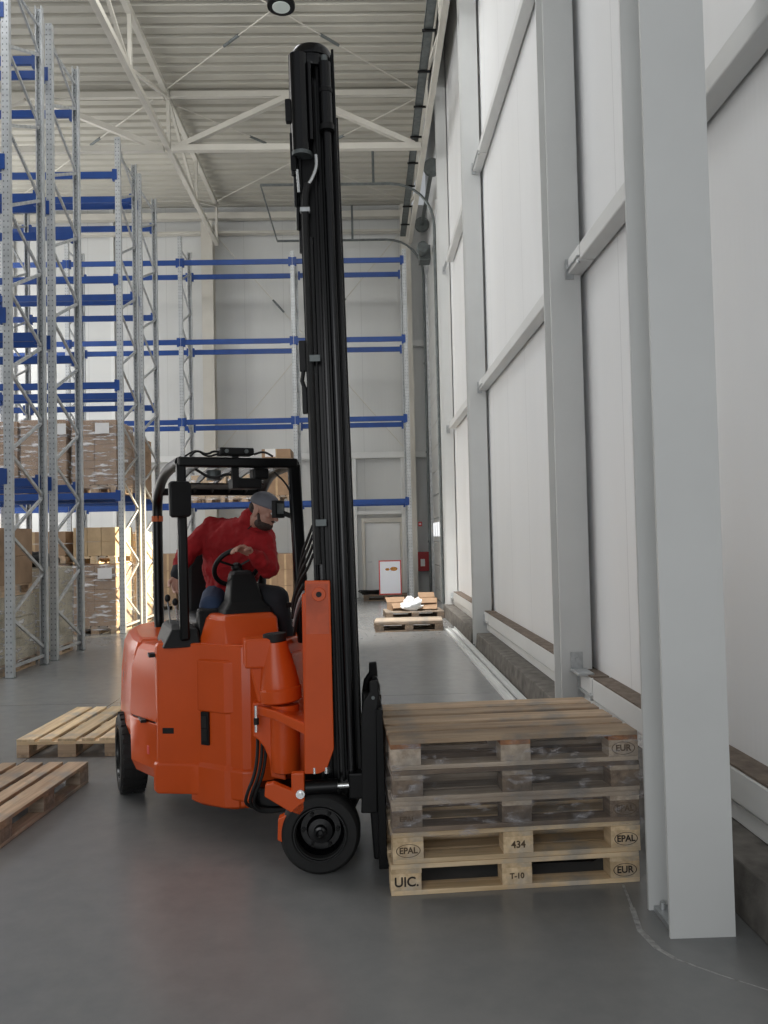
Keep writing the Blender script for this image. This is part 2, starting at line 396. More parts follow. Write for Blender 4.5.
# bolt plates low on the near wall column
m = MB(); m.box(1.70, 1.80, 6.606, 6.619, .52, .68); m.cyl((1.75, 6.606, .62), (1.75, 6.59, .62), .016, n=8); m.box(1.69, 1.82, 6.35, 6.6, .525, .545)
trim(m, 'galv', .003)
column('steel_column', 1.14, 1.42, 21.75, 22.05, 11.0, 'white end column on the back wall beside the red hose cabinet', mat='cream')
column('steel_column', -4.42, -4.10, 21.75, 22.1, 10.6, 'cream end column on the back wall behind the blue racks', mat='cream')

# roof trusses
def truss(label, X, y0, y1, zl, zu, pitch, mat='cream'):
    o = empty('roof_truss', (X, y0, zl), 0, label, 'roof truss', None); T = Matrix.Translation(-o.location)
    for nm, z in (('lower_chord', zl), ('upper_chord', zu)):
        m = MB(T); m.box(X-.055, X+.055, y0, y1, z, z+.12); m.build(nm, mat, o, .006)
    n = int((y1-y0)/pitch); h_ = (y1-y0)/n
    for i in range(n+1):
        y = min(y1-.06, y0+i*h_+.05); m = MB(T); m.bar((X, y, zl+.12), (X, y, zu), .07, .07); m.build('post', mat, o)
    for i in range(n):
        ya, yb = y0+i*h_, y0+(i+1)*h_; a, b = ((ya, zl+.12), (yb, zu+.03)) if i % 2 else ((ya, zu+.03), (yb, zl+.12))
        m = MB(T); m.bar((X, a[0]+.05, a[1]), (X, b[0]-.02, b[1]), .06, .06); m.build('web_member', mat, o)
    return o
truss('cream lattice roof truss running lengthwise above the blue racks', -3.97, 5.5, 21.75, 9.88, 10.98, 2.7)
truss('cream lattice truss running lengthwise high along the right wall', 1.41, 3.4, 21.75, 9.88, 10.98, 2.7)
def cross_truss(label, Y, x0, x1, zl, zu):
    o = empty('cross_truss', (x0, Y, zl), 0, label, 'roof truss'); T = Matrix.Translation(-o.location)
    m = MB(T); m.box(x0, x1, Y-.06, Y+.06, zl, zl+.13); m.build('lower_chord', 'cream', o, .005)
    m = MB(T); m.box(x0, x1, Y-.05, Y+.05, zu, zu+.12); m.build('upper_chord', 'cream', o, .005)
    xm = (x0+x1)/2
    for a in (x0+.15, x1-.15):
        m = MB(T); m.bar((a, Y, zl+.1), (xm + (.12 if a > xm else -.12), Y, zu+.02), .11, .11); m.build('diagonal', 'cream', o)
    return o
cross_truss('cream cross truss high behind the black mast with two long diagonals', 16.3, -3.90, 1.34, 9.83, 10.98)
cross_truss('cream cross truss high above the racks at left', 16.3, -9.6, -4.05, 9.83, 10.98)
m = MB(); m.box(-12, 1.14, 21.9, 22.1, 10.72, 10.9); trim(m, 'cream', .006)
m = MB(); m.box(-12, 1.14, 21.9, 22.1, 10.3, 10.36); trim(m, 'cream')
for z in (7.05, 3.9): 
    m = MB(); m.box(-14, 1.9, 22.02, 22.19, z, z+.17); trim(m, 'white', .006)
for x in (-7.0, -9.8, -1.5):
    m = MB(); m.box(x-.05, x+.05, 22.1, 22.19, 0, 11.1); trim(m, 'white') if x < -2 else m.bm.free()
# bracing rods with turnbuckles
def rod(a, b, label, r=.012):
    o = empty('bracing_rod', a, 0, label, 'bracing rod', None); T = Matrix.Translation(-Vector(a))
    m = MB(T); m.cyl(a, b, r, n=8); m.build('rod', 'cream', o)
    p, q = Vector(a).lerp(Vector(b), .30), Vector(a).lerp(Vector(b), .36)
    m = MB(T); m.cyl(p, q, r*2.4, n=8); m.build('turnbuckle', 'darkgalv', o)
rod((-4.1, 16.2, 11.0), (1.3, 10.9, 11.0), 'thin roof rod rising from the long truss to top centre')
rod((1.3, 16.2, 11.0), (-4.1, 10.9, 11.0), 'thin roof rod rising leftwards from the right truss')
rod((-4.1, 16.4, 11.0), (1.3, 21.6, 11.0), 'thin roof rod running back and right behind the mast')
rod((1.3, 16.4, 11.0), (-4.1, 21.6, 11.0), 'thin roof rod running back and left behind the mast')
rod((-4.3, 16.4, 11.0), (-9.7, 21.6, 11.0), 'thin roof rod above the far left racks')
rod((-4.0, 21.95, 10.2), (1.1, 21.95, 4.2), 'thin wall rod falling rightwards across the back wall')
rod((1.1, 21.92, 10.2), (-4.0, 21.92, 4.2), 'thin wall rod falling leftwards across the back wall')
# cable tray under the roof by the right wall
o = empty('cable_tray', (1.2, 5, 9.95), 0, 'grey cable tray hung under the roof beside the right truss', 'cable tray'); T = Matrix.Translation(-o.location)
m = MB(T); m.box(1.13, 1.28, 8, 21.6, 10.02, 10.03); m.box(1.13, 1.14, 8, 21.6, 10.02, 10.10); m.box(1.27, 1.28, 8, 21.6, 10.02, 10.10); m.build('tray', 'darkgalv', o)
for i in range(11):
    m = MB(T); y = 9.2+i*1.15; m.box(1.10, 1.34, y, y+.04, 9.985, 10.015); m.build('bracket', 'plastic', o)
# round lamp in the roof
o = empty('high_bay_lamp', (-1.25, 13.12, 10.72), 0, 'round black-rimmed lamp hanging under the roof at top centre', 'lamp')
m = MB(); m.lathe((0, 0, .0), (0, 0, .25), [(0, .15), (0, .235), (.05, .24), (.12, .15), (.2, .09)], n=32); m.build('housing', 'black', o, smooth=40)
m = MB(); m.cyl((0, 0, -.012), (0, 0, -.002), .15, n=28); m.build('lens', 'lamp', o)
m = MB(); m.cyl((0, 0, .2), (0, 0, .46), .015, n=8); m.build('hanger', 'darkgalv', o)

# overhead door in the right wall, with tracks
d1 = empty('door_1', (1.9, 18.3, 0)); struct(d1); T = Matrix.Translation(-d1.location)
for i in range(15):
    z0 = -.33+i*.62
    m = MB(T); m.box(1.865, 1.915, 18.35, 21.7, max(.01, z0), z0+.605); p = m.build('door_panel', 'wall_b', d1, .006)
    if i == 3:
        for k in range(5):
            w = MB(T); y = 18.5+k*.64; w.box(1.855, 1.866, y, y+.52, z0+.14, z0+.50); w.build('window_pane', 'window', p)
            w = MB(T); w.box(1.85, 1.866, y-.02, y, z0+.12, z0+.52); w.box(1.85, 1.866, y+.52, y+.54, z0+.12, z0+.52); w.box(1.85, 1.866, y, y+.52, z0+.5, z0+.52); w.box(1.85, 1.866, y, y+.52, z0+.12, z0+.14); w.build('window_frame', 'white', p)
for y in (18.27, 21.76):
    m = MB(T); m.box(1.80, 1.915, y-.05, y+.05, 0, 9.6); m.build('jamb', 'galv' if y > 20 else 'white', d1, .004)
    pts = [(1.76, y, 9.0)]+[(1.76-1.0*(1-math.cos(a)), y, 9.0+1.0*math.sin(a)) for a in [k*math.pi/16 for k in range(1, 9)]]
    zt = 10.0
    m = MB(T); m.tube([(1.76, y, .1)]+pts+[(-2.3, y, zt)], .035, n=6); m.build('track', 'darkgalv', d1)
    for x in ((.35,) if y < 20 else (-.2,)):
        m = MB(T); m.box(x-.03, x+.03, y-.02, y+.02, zt, 10.98); m.build('track_hanger', 'darkgalv', d1)
m = MB(T); m.tube([(-2.3, 18.27, 10.0), (-2.3, 21.76, 10.0)], .02, n=6); m.build('track_tie', 'darkgalv', d1)
m = MB(T); m.cyl((1.72, 18.0, 10.25), (1.72, 21.5, 10.25), .05, n=12); m.build('spring_shaft', 'darkgalv', d1)
for y in (17.95, 21.3): m = MB(T); m.cyl((1.72, y, 10.25), (1.72, y+.12, 10.25), .20, n=20); m.build('cable_drum', 'darkgalv', d1)
m = MB(T); m.box(1.55, 1.85, 20.3, 20.75, 8.9, 9.3); m.cyl((1.62, 20.2, 9.1), (1.62, 19.9, 9.1), .15, n=14); m.build('motor', 'darkgalv', d1, .02)

# back personnel door and the framed opening above it
d2 = empty('door_2', (.48, 22.15, 0)); struct(d2); T = Matrix.Translation(-d2.location)
m = MB(T); m.box(-.02, .95, 22.13, 22.18, .02, 2.08); m.build('door_leaf', 'white', d2, .004)
m = MB(T); m.box(-.12, -.03, 22.08, 22.19, 0, 2.22); m.box(.96, 1.05, 22.08, 22.19, 0, 2.22); m.box(-.03, .96, 22.08, 22.19, 2.09, 2.22); m.build('door_frame', 'cream', d2, .004)
m = MB(T); m.box(.03, .05, 22.06, 22.13, .98, 1.0); m.box(.03, .15, 22.05, 22.07, .975, 1.0); m.build('door_handle', 'galv', d2)
m = MB(); m.box(-.34, -.24, 22.05, 22.19, 0, 4.06); m.box(1.02, 1.12, 22.05, 22.19, 0, 4.06); m.box(-.24, 1.02, 22.05, 22.19, 3.96, 4.06); m.box(-.24, 1.02, 22.05, 22.19, 2.32, 2.42); trim(m, 'white', .006)
o = empty('hose_cabinet', (1.58, 22.1, .7), 0, 'red fire hose cabinet on the back wall beside the end column', 'hose cabinet')
m = MB(); m.box(-.17, .17, -.12, .08, 0, .54); m.build('cabinet', 'red', o, .012)
m = MB(); m.box(-.07, .05, -.13, -.121, .14, .34); m.build('notice_plate', 'paper', o)
o = empty('alarm_bell', (1.5, 21.7, 1.95), 0, 'small red call point above the hose cabinet', 'call point'); m = MB(); m.box(-.05, .05, -.05, .04, 0, .13); m.build('housing', 'red', o, .01)
m = MB(); m.cyl((0, -.05, .065), (0, -.065, .065), .025, n=12); m.build('button', 'paper', o)
o = empty('drain_pipe', (1.68, 21.6, 0), 0, 'thin grey pipe running up beside the red hose cabinet', 'pipe')
m = MB(); m.cyl((.1, .3, 0), (.1, .3, 8.8), .045, n=14); m.build('pipe', 'darkgalv', o, smooth=40)
for z in (1.5, 4, 6.5): m = MB(); m.cyl((.1, .3, z), (.1, .3, z+.05), .06, n=14); m.build('clip', 'black', o)

# the long metal strips lying at the wall foot
for k, (xo, lab) in enumerate(((0, 'pale metal strip lying along the right wall foot, outer one by the aisle'), (.11, 'pale metal strip lying along the right wall foot, inner one by the concrete'))):
    m = MB(); x = 1.37+xo
    m.slab([(x, .0), (x+.075, .0), (x+.075, .05), (x+.068, .05), (x+.068, .008), (x+.007, .008), (x+.007, .03), (x, .03)], 'y', 5.0+.1*k, 14.2)
    o = m.build('metal_strip', 'white'); tag(o, lab, 'metal strip')
# filled crack in the slab
m = MB(); pts = [(1.19, 3.78), (1.155, 3.55), (1.12, 3.35), (1.14, 3.2), (1.18, 3.12), (1.3, 3.0), (1.43, 2.89), (1.6, 2.8)]
for (a, b), w in zip(zip(pts, pts[1:]), (.006, .012, .014, .01, .005, .004, .004)):
    d = Vector((b[0]-a[0], b[1]-a[1], 0)).normalized(); nn = Vector((-d.y, d.x, 0))*w
    m.loft([[Vector((a[0], a[1], .0003))+nn, Vector((a[0], a[1], .0003))-nn, Vector((a[0], a[1], .0009))-nn*.6, Vector((a[0], a[1], .0009))+nn*.6], [Vector((b[0], b[1], .0003))+nn, Vector((b[0], b[1], .0003))-nn, Vector((b[0], b[1], .0009))-nn*.6, Vector((b[0], b[1], .0009))+nn*.6]])
trim(m, 'crack')

# ------------------------------------------------------------------ pallet racks
UPR = {}
def upright_mesh(h):
    if h not in UPR:
        m = MB(); w, d, t = .05, .038, .003
        # C-section: face towards -Y, returns at the back
        m.loft([[(x, y, z) for x, y in ((-w, -d), (w, -d), (w, d), (w-.02, d), (w-.02, d-t), (w-t, d-t), (w-t, -d+t), (-w+t, -d+t), (-w+t, d-t), (-w+.02, d-t), (-w+.02, d), (-w, d))] for z in (.008, h)])
        o = m.build('upright', 'perf'); UPR[h] = o.data; bpy.data.objects.remove(o)
    return UPR[h]
def link_mesh(name, me, loc, parent, rot=(0, 0, 0)):
    o = bpy.data.objects.new(name, me); C.objects.link(o); o.parent = parent; o.location = loc; o.rotation_euler = rot; return o
def rack(label, yf, yr, xs, hs, levels, group=None, pitch=1.06, front_h=None):
    root = empty('pallet_rack', (xs[0], yf, 0), 0, label, 'pallet rack', group); X0 = xs[0]
    dep = yr-yf
    # one brace pair, one foot and one connector, shared
    f = MB(); f.box(-.06, .06, -.05, .05, 0, .008); f.cyl((.045, 0, .008), (.045, 0, .02), .008, n=6); fo = f.build('base_plate', 'darkgalv'); fm = fo.data; bpy.data.objects.remove(fo)
    b = MB(); b.bar((0, .03, 0), (0, dep-.03, .5), .03, .04); bo = b.build('brace', 'galv'); bu = bo.data; bpy.data.objects.remove(bo)
    b = MB(); b.bar((0, .03, .5), (0, dep-.03, 0), .03, .04); bo = b.build('brace', 'galv'); bd = bo.data; bpy.data.objects.remove(bo)
    b = MB(); b.bar((0, .03, 0), (0, dep-.03, 0), .03, .04); bo = b.build('brace', 'galv'); bh = bo.data; bpy.data.objects.remove(bo)
    for x, h in zip(xs, hs):
        for y, ry in ((0, 0), (dep, math.pi)):
            link_mesh('upright', upright_mesh(front_h if front_h and y == 0 else h), (x-X0, y, 0), root, (0, 0, ry)); link_mesh('base_plate', fm, (x-X0, y, 0), root)
        z = .13; link_mesh('brace', bh, (x-X0, 0, z), root); z += .12; k = 1
        while z+.5 < h-.1:
            link_mesh('brace', bd if k % 2 else bu, (x-X0, 0, z), root); z += .53; k += 1
        link_mesh('brace', bh, (x-X0, 0, h-.3), root)
    for xa, xb in zip(xs[1:], xs):
        for z in levels:
            for y in (-.005, dep+.005):
                s = -1 if y < .5 else 1
                m = MB(); a, c = xa-X0+.052, xb-X0-.052
                y0, y1 = (y-.025, y+.025)
                m.box(a, c, y0, y1, z, z+.125)
                bm_ = m.build('beam', 'blue', root, .005)
                for q, sg in ((a, -1), (c, 1)):
                    m = MB(); m.box(min(q, q-sg*.05), max(q, q-sg*.05), y-.03, y+.03, z-.05, z+.17)
                    m.box(min(q-sg*.01, q+sg*.045), max(q-sg*.01, q+sg*.045), y+s*.040-.006, y+s*.040+.006, z-.04, z+.16)
                    m.box(q-.006, q+.006, min(y, y+s*.04), max(y, y+s*.04), z-.04, z+.16)
                    m.build('beam_connector', 'blue', bm_)
    return root
LV = [2.5, 4.57, 6.57, 8.57]
XA = [-4.545, -7.345, -10.145, -12.945]
rack('galvanised pallet rack row nearest the camera at the far left edge', 10.14, 11.2, XA[:2], [9.42, 9.42], LV, front_h=11.0)
rack('galvanised pallet rack row back to back behind the nearest row', 11.56, 12.62, XA[:3], [9.4]*3, LV)
rack('tall galvanised pallet rack row across the aisle with shrink-wrapped goods', 14.78, 15.84, XA, [9.35]*4, LV)
rack('galvanised pallet rack row backing onto the one across the aisle', 16.16, 17.34, XA, [9.3]*4, LV)
rack('pallet rack with blue beams in front of the back wall, behind the truck', 19.55, 20.62, [1.1, -1.7, -4.5, -7.3, -10.1, -12.9], [8.9, 8.9, 9.3, 9.3, 9.3, 9.3], LV)

# ------------------------------------------------------------------ pallets
def make_pallet(woods, label=None, cat=None, group=None, detail=True):
    """EUR pallet, 1.2 along x, .8 along y; woods = (top, stringer, block, bottom)"""
    root = empty('wooden_pallet', (0, 0, 0), 0, label, cat, group); wt, wst, wb, wbo = woods
    for y, w in ((-.3275, .145), (-.17, .1), (0, .145), (.17, .1), (.3275, .145)):
        j = random.uniform(-.003, .003); m = MB(); m.box(-.6+j, .6+j, -w/2, w/2, 0, .022); m.build('deck_board', 'wood_'+wt+'_x', root, .0025, loc=(0, 0, 0)).location = (0, y+random.uniform(-.002, .002), .122)
    for x in (-.5275, 0, .5275):
        m = MB(); m.box(-.0725, .0725, -.4, .4, 0, .022); m.build('stringer_board', 'wood_'+wst+'_y', root, .002).location = (x, 0, .1)
        for y, w in ((-.35, .1), (0, .145), (.35, .1)):
            m = MB(); m.box(-.0725, .0725, -w/2, w/2, 0, .078); m.build('block', 'wood_'+wb+'_y', root, .002).location = (x+random.uniform(-.002, .002), y, .022)
    for y, w in ((-.35, .1), (0, .145), (.35, .1)):
        m = MB(); m.box(-.6, .6, -w/2, w/2, 0, .022); m.build('bottom_board', 'wood_'+wbo+'_x', root, .0025).location = (0, y, 0)
    return root
def stamp(pal, x, kind, zc=.061, y=-.4008):
    """marks burnt into the long side of a pallet; kind = text with or without an oval"""
    T = Matrix.Translation((x, y, zc)) @ Matrix.Rotation(R(90), 4, 'X')
    body, oval, mat_, size = kind
    o = text_mesh('stamp', body, size, T, mat_, pal, offset=.0012)
    if oval:
        m = MB(T); rx, ry = .058, .031; n = 40; rings = []
        for i in range(n+1):
            a = 2*math.pi*i/n; rings.append([(rx*k*math.cos(a), ry*k*math.sin(a), z) for k, z in ((1, 0), (1, .0006), (.93, .0006), (.93, 0))])
        m.loft(rings, cap=False); m.build('stamp_oval', mat_, pal)
EP = ('EPAL', True, 'ink_faint', .040)
specs = [  # woods, label, marks
 (('fresh', 'fresh', 'fresh', 'fresh'), 'pale wooden pallet at the very bottom of the wrapped stack, standing on the floor', [(-.5275, ('UIC.', False, 'ink', .062)), (0, ('T-10', False, 'ink_faint', .036)), (.5275, ('EUR', True, 'ink', .045))]),
 (('fresh', 'fresh', 'fresh', 'fresh'), 'pale wooden pallet second from the bottom of the stack with clear oval marks', [(-.5275, EP), (0, ('434', False, 'ink_faint', .046)), (.5275, ('EPAL', True, 'ink', .042))]),
 (('old', 'old', 'dark', 'dark'), 'brown wooden pallet in the middle of the wrapped stack, third from the floor', [(-.5275, ('EPAL', False, 'ink_faint', .034)), (.5275, EP)]),  # brown wood; dark blocks and bottom boards also imitate shade in the openings
 (('dark', 'old', 'dark', 'old'), 'dark weathered pallet under film, second from the top of the stack', []),
 (('floor', 'rust', 'old', 'old'), 'weathered wooden pallet topmost on the wrapped stack', [(.5275, ('EUR', True, 'ink_faint', .042))]),
]
SA = .058; SO = Vector((.083, 3.735, 0))
for i, (w, lab, marks) in enumerate(specs):
    p = make_pallet(w, lab, 'pallet', 'pallets in the wrapped stack')
    jx = (.0, .010, .012, .014, .012)[i]; jy = (0, .004, .006, .002, .004)[i]
    a = SA+(.0, .004, -.003, .002, -.004)[i]
    c = SO+Vector((math.cos(SA)*(.6+jx)-math.sin(SA)*(.4+jy), math.sin(SA)*(.6+jx)+math.cos(SA)*(.4+jy), i*.1445))
    p.location = c; p.rotation_euler = (0, 0, a)
    for x, k in marks: stamp(p, x, k)
# stretch film round the upper three pallets
def film():
    m = MB(); n = 150; zs = [.275+.43*k/26 for k in range(27)]; rings = []
    hw, hd = .615, .413; per = 4*(hw+hd); 
    for z in zs:
        rg = []
        for i in range(n):
            s = per*i/n
            if s < 2*hw: p = (-hw+s, -hd); nn = (0, -1)
            elif s < 2*hw+2*hd: p = (hw, -hd+s-2*hw); nn = (1, 0)
            elif s < 4*hw+2*hd: p = (hw-(s-2*hw-2*hd), hd); nn = (0, 1)
            else: p = (-hw, hd-(s-4*hw-2*hd)); nn = (-1, 0)
            q = .006*noise.noise(Vector((p[0]*5+z*3, p[1]*5, z*38)))+.004*noise.noise(Vector((p[0]*18, p[1]*18, z*60)))
            lo = .02*noise.noise(Vector((p[0]*3, p[1]*3, 1.3))) if z in (zs[0], zs[-1]) else 0
            rg.append((p[0]+nn[0]*q, p[1]+nn[1]*q, z+lo))
        rings.append(rg)
    m.loft(rings, cap=False); return m
o = film().build('stretch_film', 'wrap_stack', smooth=60); tag(o, 'clear wrinkled stretch film wound round the top three pallets of the stack', 'stretch film')
o.location = SO+Vector((math.cos(SA)*.613-math.sin(SA)*.403, math.sin(SA)*.606+math.cos(SA)*.403, 0)); o.rotation_euler = (0, 0, SA)

p = make_pallet(('floor', 'floor', 'old', 'old'), 'brown wooden pallet lying on the floor cut by the left picture edge', 'pallet', 'loose pallets on the floor at left')
p.location = (-2.43, 5.08, 0); p.rotation_euler = (0, 0, R(86.5))
p = make_pallet(('fresh', 'fresh', 'floor', 'floor'), 'pale wooden pallet lying on the floor close behind the orange truck at left', 'pallet', 'loose pallets on the floor at left')
p.location = (-2.38, 6.93, 0); p.rotation_euler = (0, 0, R(88))
p = make_pallet(('dark',)*4, 'dark pallet under brown boards lying on the floor of the far aisle', 'pallet', 'pallets in the far aisle'); p.location = (.72, 14.35, 0); p.rotation_euler = (0, 0, R(1.5))
for k in range(5):
    m = MB(); m.box(-.61, .61, -.07, .07, 0, .03); o = m.build('wooden_board', 'wood_old_x', None, .003); o.location = (.72+.01*k, 14.05+.15*k, .146); o.rotation_euler = (0, 0, R(1.5-k*.4))
    tag(o, ('nearest', 'second nearest', 'middle', 'second farthest', 'farthest')[k]+' of the brown boards laid on the dark pallet in the far aisle', 'board', 'loose boards on the dark pallet')
p = make_pallet(('old', 'dark', 'dark', 'dark'), 'pallet holding opened cardboard and a white bag', 'pallet', 'pallets in the far aisle'); p.location = (.95, 16.48, 0); p.rotation_euler = (0, 0, R(3))
# opened cardboard, bag
def open_box(loc, rz, w, d, h, label):
    o = empty('cardboard_box', loc, rz, label, 'box'); m = MB(); t = .008
    m.box(-w/2, w/2, -d/2, -d/2+t, 0, h); m.box(-w/2, w/2, d/2-t, d/2, 0, h); m.box(-w/2, -w/2+t, -d/2+t, d/2-t, 0, h); m.box(w/2-t, w/2, -d/2+t, d/2-t, 0, h); m.box(-w/2+t, w/2-t, -d/2+t, d/2-t, 0, t); m.build('carton_body', 'carton', o)
    for s in (-1, 1):
        m = MB(); m.loft([[(-w/2, s*d/2, h), (w/2, s*d/2, h), (w/2, s*d/2, h-t), (-w/2, s*d/2, h-t)], [(-w/2, s*(d/2+.12), h+.09*s), (w/2, s*(d/2+.12), h+.09*s), (w/2, s*(d/2+.12), h-t+.09*s), (-w/2, s*(d/2+.12), h-t+.09*s)]]); m.build('flap', 'carton', o)
open_box((.66, 16.64, .146), .25, .42, .36, .15, 'small opened brown cardboard box left of the white bag')
open_box((1.22, 16.64, .146), -.1, .5, .4, .12, 'wide opened brown cardboard box right of the white bag')
open_box((1.26, 16.66, .276), .0, .34, .3, .11, 'brown cardboard box on the right stacked on another box')
m = MB(); m.ell((0, 0, .13), (.22, .13, .13), n=28)
for v in m.bm.verts:
    q = noise.noise(v.co*9)*.10+noise.noise(v.co*24)*.04; v.co += v.co.normalized()*q
    if v.co.z < 0: v.co.z = 0.0
o = m.build('plastic_bag', 'bag', smooth=60); tag(o, 'crumpled white plastic bag on the cardboard in the far aisle', 'bag'); o.location = (.92, 16.22, .146)
# clutter in front of the back door
for k, (x, lab) in enumerate(((.28, 'dark low pallet with black strapping at the foot of the back door, left one'), (1.12-.02, 'dark low pallet at the foot of the back door, right one'))):
    if k == 0: p = make_pallet(('dark',)*4, lab, 'pallet', 'pallets by the back door'); p.location = (.5, 21.2, 0)
m = MB()
for i in range(4):
    pts = [(math.cos(a)*(.25+.03*i)+random.uniform(-.02, .02), math.sin(a)*(.16+.02*i), .02+.025*i+.01*math.sin(3*a)) for a in [2*math.pi*k/18 for k in range(18)]]
    m.tube(pts+[pts[0]], .014, n=6)
o = m.build('hose_coil', 'rubber', smooth=50); tag(o, 'black coiled hose lying on the dark pallet by the back door', 'hose'); o.location = (.12, 21.2, .146)
o = empty('sign_board', (.62, 20.95, .146), 0, 'white sign board in a red frame leaning before the back door', 'sign'); o.rotation_euler = (R(-4), 0, 0)
m = MB(); m.box(-.27, .27, -.01, .01, .03, .88); m.build('board', mat_emit('glowing_white_board', (.85, .88, .95), .12), o)  # plain board; faint emission stands in for light falling on it
m = MB(); m.box(-.30, -.27, -.015, .015, 0, .91); m.box(.27, .30, -.015, .015, 0, .91); m.box(-.27, .27, -.015, .015, .88, .91); m.box(-.27, .27, -.015, .015, 0, .03); m.build('frame', 'redframe', o)
m = MB(); m.ell((.10, -.012, .68), (.10, .002, .055)); m.ell((-.07, -.012, .67), (.06, .002, .035)); m.build('printed_picture', 'amber', o)

# ------------------------------------------------------------------ goods in the racks
PAL1 = None
def pallet_part(parent, w, d, wood='floor'):
    """small pallet as one part of a wrapped load; w across (x), d deep (y)"""
    m = MB()
    for k in range(5): x = -w/2+w*(k+.5)/5; m.box(x-w*.08, x+w*.08, -d/2, d/2, .122, .144)
    for y in (-d/2+.0725, 0, d/2-.0725):
        m.box(-w/2, w/2, y-.0725, y+.0725, .1, .122)
        for x, q in ((-w/2+.05, .05), (0, .0725), (w/2-.05, .05)): m.box(x-q, x+q, y-.0725, y+.0725, .022, .1)
    for x, q in ((-w/2+.05, .05), (0, .0725), (w/2-.05, .05)): m.box(x-q, x+q, -d/2, d/2, 0, .022)
    return m.build('pallet', 'wood_'+wood+'_y', parent)
def load(x, y, z, w, d, h, label, nx=2, nz=4, mat='carton', wrapped=True, sheet=None, group='palletised goods in the racks', wood='floor', gap=.0):
    o = empty('pallet_load', (x, y, z), 0, label, 'pallet load', group); pallet_part(o, min(w, .8), min(d, 1.18), wood)
    hz = (h-.146)/nz; hx = w/nx
    for i in range(nx):
        for k in range(nz):
            m = MB(); j = random.uniform(0, .012)
            m.box(-w/2+i*hx+.003, -w/2+(i+1)*hx-.003, -d/2+j, d/2-.01, .146+k*hz+.002, .146+(k+1)*hz-.003)
            c = m.build('carton', mat, o, .004)
            m = MB(); m.box(-w/2+i*hx+hx*.5-.025, -w/2+i*hx+hx*.5+.025, -d/2+j-.0015, -d/2+j+.001, .146+k*hz+.004, .146+(k+1)*hz-.006)
            if mat != 'sack' and not wrapped: m.build('tape', 'carton_light', c)
            else: m.bm.free()
    if wrapped:
        m = MB(); n = 80; rings = []; hw, hd = w/2+.012, d/2+.012; per = 4*(hw+hd)
        for kz in range(25):
            zz = .06+(h-.05)*kz/24; rg = []
            for i in range(n):
                s = per*i/n
                if s < 2*hw: p = (-hw+s, -hd); nn = (0, -1)
                elif s < 2*hw+2*hd: p = (hw, -hd+s-2*hw); nn = (1, 0)
                elif s < 4*hw+2*hd: p = (hw-(s-2*hw-2*hd), hd); nn = (0, 1)
                else: p = (-hw, hd-(s-4*hw-2*hd)); nn = (-1, 0)
                q = .009*noise.noise(Vector((x+p[0]*3+zz*2, p[1]*3, zz*13)))
                rg.append((p[0]+nn[0]*q, p[1]+nn[1]*q, zz))
            rings.append(rg)
        m.loft(rings, cap=False); m.build('plastic_wrap', 'wrap', o, smooth=60)
    if sheet:
        sx, sz = sheet; m = MB(); m.box(sx-.13, sx+.13, -d/2-.03, -d/2-.026, sz-.1, sz+.1); m.build('paper_label', 'paper', o)
    return o
LB = .0 # loads stand on the floor or on beams (top of beam = level + .125)
# row across the aisle, ground level
load(-5.06, 15.31, 0, .78, 1.1, 1.28, 'shrink-wrapped brown load on the floor ending the row across the aisle, with paper sheet', 2, 5, sheet=(.2, 1.12))
load(-5.06, 15.31, 1.30, .78, 1.1, .68, 'pallet of plain light cartons stacked on the end load of the row across the aisle', 3, 2, 'carton_light', False, wood='fresh')
load(-5.98, 15.31, 0, .78, 1.1, 1.3, 'shrink-wrapped load on the floor, second in from the end of the row across the aisle', 2, 4)
load(-5.98, 15.31, 1.32, .78, 1.1, .6, 'cartons on the second load in from the end of the row across the aisle', 2, 2, 'carton', False)
load(-6.88, 15.31, 0, .78, 1.1, 1.5, 'shrink-wrapped load on the floor, third in from the end of the row across the aisle', 2, 4)
load(-5.06, 16.76, 0, .78, 1.08, 1.9, 'tall light wrapped load on the floor at the end of the backing row', 2, 5, 'carton_light')
load(-5.98, 16.76, 0, .78, 1.08, 1.4, 'light load on the floor in the backing row, second from its end', 2, 4, 'carton_light')
L2 = 2.627
load(-5.04, 15.31, L2, .82, 1.1, 1.36, 'shrink-wrapped pinkish load with white sheet, end one on the beam across the aisle', 2, 8, sheet=(.16, 1.2))
load(-5.98, 15.31, L2, .84, 1.1, 1.38, 'shrink-wrapped pinkish load on the first beam across the aisle, second from the end', 2, 8, sheet=(.3, 1.2))
load(-6.88, 15.31, L2, .84, 1.1, 1.36, 'shrink-wrapped pinkish load on the first beam across the aisle, third from the end', 2, 8, sheet=(-.2, 1.22))
load(-5.05, 16.76, L2, .78, 1.08, 1.25, 'brown load on the first beam of the backing row, at its end', 2, 4, 'carton', False)
# nearest rows
load(-5.08, 12.1, 0, .8, 1.1, 1.33, 'beige wrapped crate load on the floor of the second rack row, end one', 2, 3, 'sack')
load(-6.0, 12.1, 0, .8, 1.1, 1.6, 'brown wrapped load on the floor of the second rack row, second from the end', 2, 4)
load(-5.08, 10.68, 0, .8, 1.1, 1.0, 'beige wrapped load on the floor of the nearest rack row', 2, 3, 'sack')
load(-5.08, 10.68, 1.01, .78, 1.0, .9, 'brown cartons on top of the beige load in the nearest rack row', 2, 2, 'carton', False)
m = MB(); m.ell((0, 0, .1), (.36, .4, .13), n=24)
for v in m.bm.verts: v.co += v.co.normalized()*noise.noise(v.co*8)*.05; v.co.z = max(0, v.co.z)
o = m.build('black_sack', 'plastic', smooth=60); tag(o, 'black plastic sack lying on the beige load of the second rack row', 'sack'); o.location = (-5.08, 12.1, 1.345)
